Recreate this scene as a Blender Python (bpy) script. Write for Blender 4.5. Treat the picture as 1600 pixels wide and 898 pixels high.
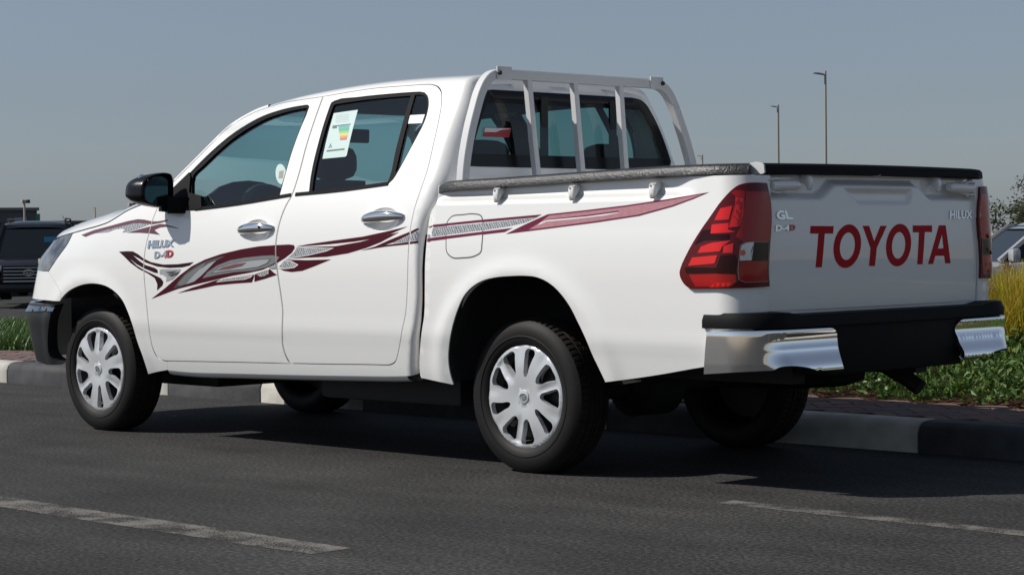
import bpy, bmesh, math, random
import numpy as np
from mathutils import Vector, Matrix
from mathutils.geometry import delaunay_2d_cdt

# ------------------------------------------------------------------ camera, world, sun, exposure
for o in list(bpy.data.objects):
    bpy.data.objects.remove(o)
scene = bpy.context.scene
COL = scene.collection
R = math.radians

FPX, CAM_YAW, CAM_PITCH, CAM_ROLL = 3329.547, 0.78203965, -0.02482683, -0.01003742
CAM_POS = np.array([6.19487152, -7.07521757, 0.99147498])


def cam_axes():
    cy, sy = math.cos(CAM_YAW), math.sin(CAM_YAW)
    cp, sp = math.cos(CAM_PITCH), math.sin(CAM_PITCH)
    f = np.array([-sy * cp, cy * cp, sp]); r = np.array([cy, sy, 0.0]); u = np.cross(r, f)
    cr_, sr_ = math.cos(CAM_ROLL), math.sin(CAM_ROLL)
    return cr_ * r + sr_ * u, -sr_ * r + cr_ * u, f


AX_R, AX_U, AX_F = cam_axes()
cam_data = bpy.data.cameras.new('camera')
cam_data.sensor_width = 36.0
cam_data.lens = FPX / 1600.0 * 36.0
cam_data.clip_start = 0.1
cam_data.clip_end = 3000.0
cam = bpy.data.objects.new('camera', cam_data)
COL.objects.link(cam)
cam.matrix_world = Matrix(((AX_R[0], AX_U[0], -AX_F[0], CAM_POS[0]),
                           (AX_R[1], AX_U[1], -AX_F[1], CAM_POS[1]),
                           (AX_R[2], AX_U[2], -AX_F[2], CAM_POS[2]),
                           (0, 0, 0, 1)))
scene.camera = cam

LIGHT_DIR = Vector((0.72, 0.78, -1.0)).normalized()      # the way the sunlight travels
sun_elev = math.asin(-LIGHT_DIR.z)
sun_az = math.atan2(-LIGHT_DIR.x, -LIGHT_DIR.y)           # clockwise from +Y
world = bpy.data.worlds.new('World')
scene.world = world
world.use_nodes = True
wn = world.node_tree.nodes
wl = world.node_tree.links
sky = wn.new('ShaderNodeTexSky')
sky.sky_type = 'NISHITA'
sky.sun_disc = False
sky.sun_elevation = sun_elev
sky.sun_rotation = sun_az
sky.altitude = 0.0
sky.air_density = 1.0
sky.dust_density = 0.5
sky.ozone_density = 2.5
hsv = wn.new('ShaderNodeHueSaturation')
hsv.inputs['Saturation'].default_value = 0.45
wl.new(sky.outputs[0], hsv.inputs['Color'])
tint = wn.new('ShaderNodeMix'); tint.data_type = 'RGBA'; tint.blend_type = 'MULTIPLY'
tint.inputs[0].default_value = 1.0
tint.inputs[7].default_value = (0.75, 0.835, 0.97, 1)        # hazy blue-grey air
wl.new(hsv.outputs[0], tint.inputs[6])
wl.new(tint.outputs[2], wn['Background'].inputs['Color'])
wn['Background'].inputs['Strength'].default_value = 0.071

sun_data = bpy.data.lights.new('sun', 'SUN')
sun_data.energy = 4.3
sun_data.angle = R(0.5)
sun_data.color = (1.0, 0.955, 0.89)
sun = bpy.data.objects.new('sun', sun_data)
COL.objects.link(sun)
sun.rotation_euler = LIGHT_DIR.to_track_quat('-Z', 'Y').to_euler()
sun.location = (-8, -8, 15)

vs = scene.view_settings
vs.view_transform = 'Standard'
vs.look = 'None'
vs.exposure = 0.0
vs.gamma = 1.0
vs.use_curve_mapping = False

random.seed(7)
RNG = np.random.default_rng(11)

# ------------------------------------------------------------------ geometry helpers


def ray(px, py):
    d = AX_F + AX_R * (px - 800) / FPX + AX_U * (449 - py) / FPX
    return CAM_POS, d


def project(p):
    d = np.asarray(p) - CAM_POS
    z = d @ AX_F
    return np.array([800 + FPX * (d @ AX_R) / z, 449 - FPX * (d @ AX_U) / z])


def on_x(px, py, X):
    o, d = ray(px, py); return o + (X - o[0]) / d[0] * d


def on_y(px, py, Y):
    o, d = ray(px, py); return o + (Y - o[1]) / d[1] * d


def on_z(px, py, Z):
    o, d = ray(px, py); return o + (Z - o[2]) / d[2] * d


def at_depth(px, py, t):
    o, d = ray(px, py); return o + t * d


# crops of the photograph in which outlines were measured: origin and magnification
CROPS = {'A': (0, 220, 4.9875), 'C': (200, 120, 4.0833), 'D': (460, 120, 4.0833), 'E': (680, 90, 3.7429),
         'F': (180, 320, 5.3333), 'G': (420, 290, 4.2105), 'H': (620, 290, 3.2), 'I': (40, 320, 5.6115),
         'J': (30, 420, 4.9885), 'K': (200, 400, 4.275), 'L': (420, 400, 4.0833), 'M': (640, 400, 4.0824),
         'N': (900, 420, 4.4906), 'O': (1050, 270, 4.7235), 'Q': (620, 100, 4.0833), 'Rr': (660, 240, 6.6667),
         'S': (1080, 430, 4.9885), 'T': (1190, 300, 4.8485), 'W': (200, 260, 11.225), 'X': (360, 310, 12.83),
         'G2': (1180, 230, 3.593), 'L3': (490, 150, 8.1625), 'P': (0, 0, 1)}


def tr(crop, pts):
    x0, y0, s = CROPS[crop]
    return [(x0 + x / s, y0 + y / s) for x, y in pts]


def smooth(pts, n=5, closed=False):
    """Catmull-Rom through the points"""
    P = [np.array(p, float) for p in pts]
    if len(P) < 3:
        return [tuple(p) for p in P]
    out = []
    N = len(P)
    rng = range(N if closed else N - 1)
    for i in rng:
        p1, p2 = P[i], P[(i + 1) % N]
        p0 = P[i - 1] if (closed or i > 0) else 2 * p1 - p2
        p3 = P[(i + 2) % N] if (closed or i + 2 < N) else 2 * p2 - p1
        for k in range(n):
            t = k / n
            # centripetal-like tangents scaled by segment lengths
            d01 = max(np.linalg.norm(p1 - p0), 1e-9); d12 = max(np.linalg.norm(p2 - p1), 1e-9); d23 = max(np.linalg.norm(p3 - p2), 1e-9)
            m1 = d12 * ((p1 - p0) / d01 * d12 + (p2 - p1) / d12 * d01) / (d01 + d12)
            m2 = d12 * ((p2 - p1) / d12 * d23 + (p3 - p2) / d23 * d12) / (d12 + d23)
            t2, t3 = t * t, t * t * t
            out.append(tuple((2 * t3 - 3 * t2 + 1) * p1 + (t3 - 2 * t2 + t) * m1 + (-2 * t3 + 3 * t2) * p2 + (t3 - t2) * m2))
    if not closed:
        out.append(tuple(P[-1]))
    return out


def dense(loop, step):
    """resample a closed loop so that no edge is longer than step"""
    out = []
    n = len(loop)
    for i in range(n):
        a = np.array(loop[i], float); b = np.array(loop[(i + 1) % n], float)
        L = np.linalg.norm(b - a)
        if L < 1e-6:
            continue
        k = max(1, int(math.ceil(L / step)))
        for j in range(k):
            out.append(a + (b - a) * j / k)
    return np.array(out)


def area2(loop):
    x, y = loop[:, 0], loop[:, 1]
    return 0.5 * np.sum(x * np.roll(y, -1) - np.roll(x, -1) * y)


def inset(loop, d):
    """move a closed loop inwards by d"""
    loop = np.asarray(loop, float)
    if area2(loop) < 0:
        loop = loop[::-1]
    e = np.roll(loop, -1, 0) - loop
    e /= np.maximum(np.linalg.norm(e, axis=1, keepdims=True), 1e-9)
    nrm = np.stack([-e[:, 1], e[:, 0]], 1)
    nv = nrm + np.roll(nrm, 1, 0)
    nv /= np.maximum(np.linalg.norm(nv, axis=1, keepdims=True), 0.35)
    return loop + nv * d


def inside(pts, loop):
    pts = np.asarray(pts); loop = np.asarray(loop)
    x, y = pts[:, 0], pts[:, 1]
    res = np.zeros(len(pts), bool)
    n = len(loop)
    for i in range(n):
        x1, y1 = loop[i]; x2, y2 = loop[(i + 1) % n]
        if y1 == y2:
            continue
        c = (y1 > y) != (y2 > y)
        xi = (x2 - x1) * (y - y1) / (y2 - y1) + x1
        res ^= c & (x < xi)
    return res


def near_loop(pts, loop, d):
    """True for points nearer than d to a vertex of the (dense) loop"""
    pts = np.asarray(pts); res = np.zeros(len(pts), bool)
    for s in range(0, len(pts), 2000):
        q = pts[s:s + 2000]
        res[s:s + 2000] = (((q[:, None, :] - loop[None]) ** 2).sum(2).min(1) < d * d)
    return res


def new_obj(name, mesh, parent=None):
    o = bpy.data.objects.new(name, mesh)
    COL.objects.link(o)
    if parent is not None:
        o.parent = parent
    return o


def empty(name, loc=(0, 0, 0), rz=0.0, parent=None):
    o = bpy.data.objects.new(name, None)
    COL.objects.link(o)
    o.location = loc
    o.rotation_euler = (0, 0, rz)
    o.empty_display_size = 0.2
    if parent is not None:
        o.parent = parent
    return o


def tag(o, label=None, cat=None, group=None, kind=None):
    if label: o['label'] = label
    if cat: o['category'] = cat
    if group: o['group'] = group
    if kind: o['kind'] = kind
    return o


def mesh_obj(name, verts, faces, mat, parent=None, smooth_shade=True, auto=None):
    me = bpy.data.meshes.new(name)
    me.from_pydata([tuple(map(float, v)) for v in verts], [], [tuple(int(i) for i in f) for f in faces])
    me.materials.append(mat)
    if smooth_shade:
        me.shade_smooth()
        if auto is not None:
            sharpen(me, auto)
    me.update()
    return new_obj(name, me, parent)


def sharpen(me, deg):
    me.set_sharp_from_angle(angle=R(deg))


def fix_normals(o):
    bm = bmesh.new(); bm.from_mesh(o.data)
    bmesh.ops.recalc_face_normals(bm, faces=bm.faces)
    bm.to_mesh(o.data); bm.free()
    return o


def mirror_copy(o, parent=None, name=None):
    """the same part on the other side of the vehicle (y -> -y), with its children"""
    c = o.copy()
    if o.data is not None:
        me = o.data.copy()
        me.transform(Matrix.Diagonal((1, -1, 1, 1)))
        me.flip_normals()
        c.data = me
    if name: c.name = name
    COL.objects.link(c)
    c.location = (o.location.x, -o.location.y, o.location.z)
    c.parent = parent if parent is not None else o.parent
    for ch in list(o.children):
        if not ch.name.startswith(('badge', 'energy_label', 'paper_label', 'round_sticker')):
            mirror_copy(ch, c)
    return c


class MB:
    """collects simple solids into one mesh"""
    def __init__(self):
        self.v = []; self.f = []

    def add(self, v, f):
        b = len(self.v)
        self.v += [tuple(p) for p in v]
        self.f += [tuple(i + b for i in q) for q in f]
        return self

    def box(self, x0, x1, y0, y1, z0, z1):
        v = [(x0, y0, z0), (x1, y0, z0), (x1, y1, z0), (x0, y1, z0), (x0, y0, z1), (x1, y0, z1), (x1, y1, z1), (x0, y1, z1)]
        return self.add(v, [(0, 3, 2, 1), (4, 5, 6, 7), (0, 1, 5, 4), (1, 2, 6, 5), (2, 3, 7, 6), (3, 0, 4, 7)])

    def tube(self, pts, rad, n=10, cap=True, flat=None):
        """round (or elliptical) tube along a polyline; rad may be a list"""
        pts = [np.array(p, float) for p in pts]
        m = len(pts)
        rads = rad if isinstance(rad, (list, tuple)) else [rad] * m
        ref = np.array([0, 0, 1.0])
        rings = []
        for i in range(m):
            t = pts[min(i + 1, m - 1)] - pts[max(i - 1, 0)]
            t /= max(np.linalg.norm(t), 1e-9)
            a = ref - t * (ref @ t)
            if np.linalg.norm(a) < 1e-2:
                a = np.array([1.0, 0, 0]) - t * t[0]
            a /= np.linalg.norm(a); b = np.cross(t, a)
            s = flat if flat else 1.0
            rings.append([pts[i] + rads[i] * (math.cos(2 * math.pi * k / n) * a * s + math.sin(2 * math.pi * k / n) * b) for k in range(n)])
        v = [p for r_ in rings for p in r_]
        f = []
        for i in range(m - 1):
            for k in range(n):
                f.append((i * n + k, i * n + (k + 1) % n, (i + 1) * n + (k + 1) % n, (i + 1) * n + k))
        if cap:
            f.append(tuple(range(n - 1, -1, -1))); f.append(tuple((m - 1) * n + k for k in range(n)))
        return self.add(v, f)

    def sweep(self, pts, sec, up=(0, 0, 1), cap=True):
        """sweep a closed 2-D section (list of (a,b)) along a polyline; a along the side, b along up"""
        pts = [np.array(p, float) for p in pts]
        m, n = len(pts), len(sec)
        up = np.array(up, float)
        v = []
        for i in range(m):
            t = pts[min(i + 1, m - 1)] - pts[max(i - 1, 0)]
            t /= np.linalg.norm(t)
            a = np.cross(t, up); a /= np.linalg.norm(a); b = np.cross(a, t)
            # mitre
            if 0 < i < m - 1:
                t1 = pts[i] - pts[i - 1]; t1 /= np.linalg.norm(t1)
                k = 1.0 / max(0.5, t1 @ t)
            else:
                k = 1.0
            for (p, q) in sec:
                v.append(pts[i] + a * p * (k if abs(a @ up) < .5 else 1) + b * q)
        f = []
        for i in range(m - 1):
            for j in range(n):
                f.append((i * n + j, i * n + (j + 1) % n, (i + 1) * n + (j + 1) % n, (i + 1) * n + j))
        if cap:
            f.append(tuple(range(n - 1, -1, -1))); f.append(tuple((m - 1) * n + j for j in range(n)))
        return self.add(v, f)

    def lathe(self, prof, n=48, axis='y', c=(0, 0, 0), closed=False):
        """prof: list of (along axis, radius)"""
        m = len(prof); v = []
        for (a, r_) in prof:
            for k in range(n):
                th = 2 * math.pi * k / n
                p = {'y': (r_ * math.cos(th), a, r_ * math.sin(th)), 'x': (a, r_ * math.cos(th), r_ * math.sin(th)),
                     'z': (r_ * math.cos(th), r_ * math.sin(th), a)}[axis]
                v.append((p[0] + c[0], p[1] + c[1], p[2] + c[2]))
        f = []
        for i in range(m - 1 if not closed else m):
            j = (i + 1) % m
            for k in range(n):
                f.append((i * n + k, i * n + (k + 1) % n, j * n + (k + 1) % n, j * n + k))
        return self.add(v, f)

    def build(self, name, mat, parent=None, auto=35, bevel=0.0, seg=2, fix=True):
        o = mesh_obj(name, self.v, self.f, mat, parent, smooth_shade=False)
        if fix or bevel:
            bm = bmesh.new(); bm.from_mesh(o.data)
            if bevel:
                es = [e for e in bm.edges if len(e.link_faces) == 2 and e.calc_face_angle(0) > R(30)]
                bmesh.ops.bevel(bm, geom=es, offset=bevel, segments=seg, profile=0.6, affect='EDGES', clamp_overlap=True)
            bmesh.ops.recalc_face_normals(bm, faces=bm.faces)
            bm.to_mesh(o.data); bm.free()
        o.data.shade_smooth(); sharpen(o.data, auto)
        return o


def sstep(x, a, b):
    t = np.clip((np.asarray(x, float) - a) / (b - a), 0, 1)
    return t * t * (3 - 2 * t)


def table(pts, n=400):
    """dense smooth interpolation table through (x,y) points"""
    s = np.array(smooth(pts, 12))
    o = np.argsort(s[:, 0])
    return s[o, 0], s[o, 1]


# ------------------------------------------------------------------ materials
MATS = {}


def mat(name, color, rough=0.5, metal=0.0, coat=0.0, spec=0.5, bump=None, var=None, alpha=None, coat_rough=0.03, emit=None, trans=None):
    """bump=(scale, strength, distance); var=(scale, amount, second colour)"""
    m = bpy.data.materials.new(name)
    m.use_nodes = True
    nt = m.node_tree; b = nt.nodes['Principled BSDF']
    b.inputs['Base Color'].default_value = (*color, 1)
    b.inputs['Roughness'].default_value = rough
    b.inputs['Metallic'].default_value = metal
    b.inputs['Coat Weight'].default_value = coat
    b.inputs['Coat Roughness'].default_value = coat_rough
    b.inputs['Specular IOR Level'].default_value = spec
    if trans: b.inputs['Transmission Weight'].default_value = trans
    if emit:
        b.inputs['Emission Color'].default_value = (*emit[0], 1); b.inputs['Emission Strength'].default_value = emit[1]
    tc = nt.nodes.new('ShaderNodeTexCoord')
    if var:
        nz = nt.nodes.new('ShaderNodeTexNoise'); nz.inputs['Scale'].default_value = var[0]; nz.inputs['Detail'].default_value = 5
        nt.links.new(tc.outputs['Object'], nz.inputs['Vector'])
        mx = nt.nodes.new('ShaderNodeMix'); mx.data_type = 'RGBA'
        mr = nt.nodes.new('ShaderNodeMapRange'); mr.inputs[1].default_value = 0.35; mr.inputs[2].default_value = 0.65
        mr.inputs[4].default_value = var[1]
        nt.links.new(nz.outputs['Fac'], mr.inputs[0]); nt.links.new(mr.outputs[0], mx.inputs[0])
        mx.inputs[6].default_value = (*color, 1); mx.inputs[7].default_value = (*var[2], 1)
        nt.links.new(mx.outputs[2], b.inputs['Base Color'])
    if bump:
        nb = nt.nodes.new('ShaderNodeTexNoise'); nb.inputs['Scale'].default_value = bump[0]; nb.inputs['Detail'].default_value = 4
        nt.links.new(tc.outputs['Object'], nb.inputs['Vector'])
        bp = nt.nodes.new('ShaderNodeBump'); bp.inputs['Strength'].default_value = bump[1]; bp.inputs['Distance'].default_value = bump[2]
        nt.links.new(nb.outputs['Fac'], bp.inputs['Height']); nt.links.new(bp.outputs[0], b.inputs['Normal'])
    MATS[name] = m
    return m


def glass_mat(name, tint, refl=1.0, ior=1.5, rough=0.0):
    """thin pane: tinted see-through plus mirror reflection by Fresnel"""
    m = bpy.data.materials.new(name); m.use_nodes = True
    nt = m.node_tree; nt.nodes.remove(nt.nodes['Principled BSDF'])
    out = nt.nodes['Material Output']
    t = nt.nodes.new('ShaderNodeBsdfTransparent'); t.inputs[0].default_value = (*tint, 1)
    g = nt.nodes.new('ShaderNodeBsdfGlossy'); g.inputs['Roughness'].default_value = rough
    lw = nt.nodes.new('ShaderNodeLayerWeight'); lw.inputs['Blend'].default_value = 0.5
    pw = nt.nodes.new('ShaderNodeMath'); pw.operation = 'POWER'; pw.inputs[1].default_value = 5.0
    fr = nt.nodes.new('ShaderNodeMath'); fr.operation = 'MULTIPLY_ADD'; fr.inputs[1].default_value = 0.91; fr.inputs[2].default_value = 0.09
    nt.links.new(lw.outputs['Facing'], pw.inputs[0]); nt.links.new(pw.outputs[0], fr.inputs[0])
    mu = nt.nodes.new('ShaderNodeMath'); mu.operation = 'MULTIPLY'; mu.inputs[1].default_value = refl
    mx = nt.nodes.new('ShaderNodeMixShader')
    nt.links.new(fr.outputs[0], mu.inputs[0]); nt.links.new(mu.outputs[0], mx.inputs[0])
    nt.links.new(t.outputs[0], mx.inputs[1]); nt.links.new(g.outputs[0], mx.inputs[2])
    nt.links.new(mx.outputs[0], out.inputs['Surface'])
    MATS[name] = m
    return m


PAINT = mat('white_paint', (0.83, 0.83, 0.815), 0.45, coat=1.0, coat_rough=0.02)
JAMB = mat('dark_jamb', (0.012, 0.012, 0.013), 0.7)
BLACKPL = mat('black_plastic', (0.006, 0.006, 0.007), 0.6, spec=0.10)
RUBBER = mat('black_rubber', (0.006, 0.006, 0.007), 0.65, spec=0.10)
GLOSSBLK = mat('gloss_black', (0.004, 0.004, 0.005), 0.25, spec=0.3)
GREYPL = mat('dark_grey_plastic', (0.020, 0.021, 0.024), 0.35, spec=0.35)
CHROME = mat('chrome', (0.86, 0.87, 0.88), 0.06, metal=1.0)
BADGE = mat('badge_chrome', (0.62, 0.64, 0.66), 0.18, metal=1.0)
SILVER = mat('silver_wheel_paint', (0.60, 0.62, 0.64), 0.30, metal=0.3, coat=0.5, coat_rough=0.08)
STEEL = mat('black_steel_wheel', (0.012, 0.012, 0.013), 0.5)
TYRE = mat('tyre_rubber', (0.0085, 0.008, 0.008), 0.6, spec=0.25, bump=(160, 0.25, 0.001), var=(9, 0.6, (0.014, 0.0125, 0.0115)))
TREAD = mat('tyre_tread', (0.014, 0.012, 0.011), 0.8, spec=0.2, var=(14, 0.9, (0.030, 0.023, 0.018)))
RACKP = mat('rack_paint', (0.60, 0.61, 0.62), 0.5, spec=0.35)
GLASS = glass_mat('tinted_glass', (0.57, 0.82, 0.84), 1.0)
GLASSD = glass_mat('privacy_glass', (0.30, 0.48, 0.47), 0.7)
MIRRORG = mat('mirror_glass', (0.42, 0.60, 0.64), 0.02, metal=1.0)
MAROON = mat('maroon_vinyl', (0.060, 0.002, 0.010), 0.5, spec=0.15)
DKMAROON = mat('dark_maroon_vinyl', (0.026, 0.003, 0.009), 0.5, spec=0.15)
PLUM = mat('plum_vinyl', (0.150, 0.018, 0.050), 0.5, spec=0.15)
PINK = mat('pink_vinyl', (0.42, 0.17, 0.20), 0.45, coat=0.5, var=(60, 0.5, (0.50, 0.25, 0.27)))
GREYV = mat('grey_vinyl', (0.16, 0.165, 0.17), 0.4, coat=0.5)
LGREYV = mat('light_grey_vinyl', (0.34, 0.36, 0.38), 0.4, coat=0.5)
DGREYV = mat('dark_grey_vinyl', (0.05, 0.052, 0.055), 0.4, coat=0.5)
WHITEV = mat('white_vinyl', (0.82, 0.82, 0.81), 0.4, coat=0.5)
REDTXT = mat('red_lettering', (0.44, 0.004, 0.012), 0.5, spec=0.12)
REDB = mat('red_badge', (0.45, 0.01, 0.02), 0.3, coat=0.8)


def hatch_mat():
    m = bpy.data.materials.new('hatched_grey_vinyl'); m.use_nodes = True
    nt = m.node_tree; b = nt.nodes['Principled BSDF']
    tc = nt.nodes.new('ShaderNodeTexCoord'); mp = nt.nodes.new('ShaderNodeMapping')
    mp.inputs['Rotation'].default_value = (0, 0.6, 0)
    w = nt.nodes.new('ShaderNodeTexWave'); w.inputs['Scale'].default_value = 26; w.inputs['Distortion'].default_value = 4
    w.inputs['Detail'].default_value = 2; w.inputs['Detail Scale'].default_value = 3
    r = nt.nodes.new('ShaderNodeValToRGB')
    r.color_ramp.elements[0].color = (0.15, 0.155, 0.165, 1); r.color_ramp.elements[1].color = (0.46, 0.48, 0.50, 1)
    r.color_ramp.elements[0].position = 0.2; r.color_ramp.elements[1].position = 0.75
    nt.links.new(tc.outputs['Object'], mp.inputs[0]); nt.links.new(mp.outputs[0], w.inputs['Vector'])
    nt.links.new(w.outputs['Fac'], r.inputs[0]); nt.links.new(r.outputs[0], b.inputs['Base Color'])
    b.inputs['Roughness'].default_value = 0.4; b.inputs['Coat Weight'].default_value = 0.5
    return m


HATCH = hatch_mat()
LAMP_DK = mat('tail_lamp_dark', (0.105, 0.0015, 0.004), 0.2, spec=0.25, coat=0.3)
LAMP_MID = mat('tail_lamp_red', (0.36, 0.003, 0.005), 0.2, spec=0.25, coat=0.5)
LAMP_BR = mat('tail_lamp_bright', (0.72, 0.008, 0.008), 0.2, spec=0.3, coat=0.6)
LAMP_BK = mat('tail_lamp_black', (0.022, 0.0006, 0.0015), 0.2, spec=0.2, coat=0.15)
LAMP_CL = mat('lamp_reflector', (0.55, 0.56, 0.58), 0.25, metal=0.6, coat=1.0)
LAMP_OR = mat('orange_bulb', (0.65, 0.10, 0.01), 0.3, coat=1.0)
LAMP_SM = mat('smoked_lens', (0.020, 0.015, 0.014), 0.15, spec=0.2, coat=0.2)
INTER = mat('cabin_trim', (0.016, 0.017, 0.019), 0.7)
SEAT = mat('seat_fabric', (0.030, 0.031, 0.034), 0.85, bump=(300, 0.3, 0.002))
SEATG = mat('seat_grey_fabric', (0.10, 0.10, 0.10), 0.9)


def guard_mat():
    m = bpy.data.materials.new('textured_rail_guard'); m.use_nodes = True
    nt = m.node_tree; b = nt.nodes['Principled BSDF']
    tc = nt.nodes.new('ShaderNodeTexCoord')
    v = nt.nodes.new('ShaderNodeTexNoise'); v.inputs['Scale'].default_value = 125; v.inputs['Detail'].default_value = 2
    bp = nt.nodes.new('ShaderNodeBump'); bp.inputs['Strength'].default_value = 0.7; bp.inputs['Distance'].default_value = 0.004
    r = nt.nodes.new('ShaderNodeValToRGB')
    r.color_ramp.elements[0].position = 0.47; r.color_ramp.elements[0].color = (0.016, 0.016, 0.018, 1)
    r.color_ramp.elements[1].position = 0.66; r.color_ramp.elements[1].color = (0.055, 0.054, 0.053, 1)
    nt.links.new(tc.outputs['Object'], v.inputs['Vector'])
    nt.links.new(v.outputs['Fac'], r.inputs[0]); nt.links.new(r.outputs[0], b.inputs['Base Color'])
    nt.links.new(v.outputs['Fac'], bp.inputs['Height']); nt.links.new(bp.outputs[0], b.inputs['Normal'])
    b.inputs['Roughness'].default_value = 0.4
    return m


GUARD = guard_mat()
# ================================================================== the setting
def ground_z(x, y):
    s = -0.65 * x + 0.76 * y
    return -0.55 * float(sstep(s, 8.0, 24.0)) - 0.0


def asphalt_mat(name, base, dark, light, grain=260):
    m = bpy.data.materials.new(name); m.use_nodes = True
    nt = m.node_tree; b = nt.nodes['Principled BSDF']
    tc = nt.nodes.new('ShaderNodeTexCoord')
    n1 = nt.nodes.new('ShaderNodeTexNoise'); n1.inputs['Scale'].default_value = grain; n1.inputs['Detail'].default_value = 3
    n2 = nt.nodes.new('ShaderNodeTexNoise'); n2.inputs['Scale'].default_value = 0.9; n2.inputs['Detail'].default_value = 6; n2.inputs['Roughness'].default_value = 0.6
    mp = nt.nodes.new('ShaderNodeMapping'); mp.inputs['Scale'].default_value = (0.35, 2.2, 1)
    n3 = nt.nodes.new('ShaderNodeTexNoise'); n3.inputs['Scale'].default_value = 2.0; n3.inputs['Detail'].default_value = 5
    v = nt.nodes.new('ShaderNodeTexVoronoi'); v.inputs['Scale'].default_value = 60
    for n in (n1, n2, v): nt.links.new(tc.outputs['Object'], n.inputs['Vector'])
    nt.links.new(tc.outputs['Object'], mp.inputs[0]); nt.links.new(mp.outputs[0], n3.inputs['Vector'])
    r1 = nt.nodes.new('ShaderNodeValToRGB')
    r1.color_ramp.elements[0].position = 0.30; r1.color_ramp.elements[0].color = (*dark, 1)
    r1.color_ramp.elements[1].position = 0.72; r1.color_ramp.elements[1].color = (*light, 1)
    e = r1.color_ramp.elements.new(0.5); e.color = (*base, 1)
    nt.links.new(n1.outputs['Fac'], r1.inputs[0])
    mr = nt.nodes.new('ShaderNodeMapRange'); mr.inputs[1].default_value = 0.3; mr.inputs[2].default_value = 0.7; mr.inputs[3].default_value = 0.66; mr.inputs[4].default_value = 1.32
    mr2 = nt.nodes.new('ShaderNodeMapRange'); mr2.inputs[1].default_value = 0.3; mr2.inputs[2].default_value = 0.7; mr2.inputs[3].default_value = 0.78; mr2.inputs[4].default_value = 1.2
    mr3 = nt.nodes.new('ShaderNodeMapRange'); mr3.inputs[1].default_value = 0.0; mr3.inputs[2].default_value = 0.13; mr3.inputs[3].default_value = 1.9; mr3.inputs[4].default_value = 0.9
    nt.links.new(n2.outputs['Fac'], mr.inputs[0]); nt.links.new(n3.outputs['Fac'], mr2.inputs[0]); nt.links.new(v.outputs['Distance'], mr3.inputs[0])
    a = nt.nodes.new('ShaderNodeMath'); a.operation = 'MULTIPLY'; nt.links.new(mr.outputs[0], a.inputs[0]); nt.links.new(mr2.outputs[0], a.inputs[1])
    a2 = nt.nodes.new('ShaderNodeMath'); a2.operation = 'MULTIPLY'; nt.links.new(a.outputs[0], a2.inputs[0]); nt.links.new(mr3.outputs[0], a2.inputs[1])
    n4 = nt.nodes.new('ShaderNodeTexNoise'); n4.inputs['Scale'].default_value = 0.55; n4.inputs['Detail'].default_value = 8; n4.inputs['Roughness'].default_value = 0.7
    nt.links.new(tc.outputs['Object'], n4.inputs['Vector'])
    st = nt.nodes.new('ShaderNodeMapRange'); st.inputs[1].default_value = 0.60; st.inputs[2].default_value = 0.66; st.inputs[3].default_value = 1.0; st.inputs[4].default_value = 0.72
    nt.links.new(n4.outputs['Fac'], st.inputs[0])
    a3 = nt.nodes.new('ShaderNodeMath'); a3.operation = 'MULTIPLY'; nt.links.new(a2.outputs[0], a3.inputs[0]); nt.links.new(st.outputs[0], a3.inputs[1]); a2 = a3
    sx = nt.nodes.new('ShaderNodeSeparateXYZ'); nt.links.new(tc.outputs['Object'], sx.inputs[0])
    wv = nt.nodes.new('ShaderNodeMath'); wv.operation = 'SINE'; ml = nt.nodes.new('ShaderNodeMath'); ml.operation = 'MULTIPLY'; ml.inputs[1].default_value = 3.6
    nt.links.new(sx.outputs['Y'], ml.inputs[0]); nt.links.new(ml.outputs[0], wv.inputs[0])
    wr = nt.nodes.new('ShaderNodeMapRange'); wr.inputs[1].default_value = -1; wr.inputs[2].default_value = 1; wr.inputs[3].default_value = 0.93; wr.inputs[4].default_value = 1.08
    nt.links.new(wv.outputs[0], wr.inputs[0])
    a4 = nt.nodes.new('ShaderNodeMath'); a4.operation = 'MULTIPLY'; nt.links.new(a2.outputs[0], a4.inputs[0]); nt.links.new(wr.outputs[0], a4.inputs[1]); a2 = a4
    mx = nt.nodes.new('ShaderNodeVectorMath'); mx.operation = 'SCALE'
    nt.links.new(r1.outputs[0], mx.inputs[0]); nt.links.new(a2.outputs[0], mx.inputs['Scale'])
    nt.links.new(mx.outputs[0], b.inputs['Base Color'])
    b.inputs['Roughness'].default_value = 0.85; b.inputs['Specular IOR Level'].default_value = 0.25
    bp = nt.nodes.new('ShaderNodeBump'); bp.inputs['Strength'].default_value = 0.6; bp.inputs['Distance'].default_value = 0.006
    nt.links.new(n1.outputs['Fac'], bp.inputs['Height']); nt.links.new(bp.outputs[0], b.inputs['Normal'])
    return m


ASPH = asphalt_mat('asphalt', (0.038, 0.037, 0.0355), (0.013, 0.013, 0.0125), (0.088, 0.086, 0.082), grain=62)


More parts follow.
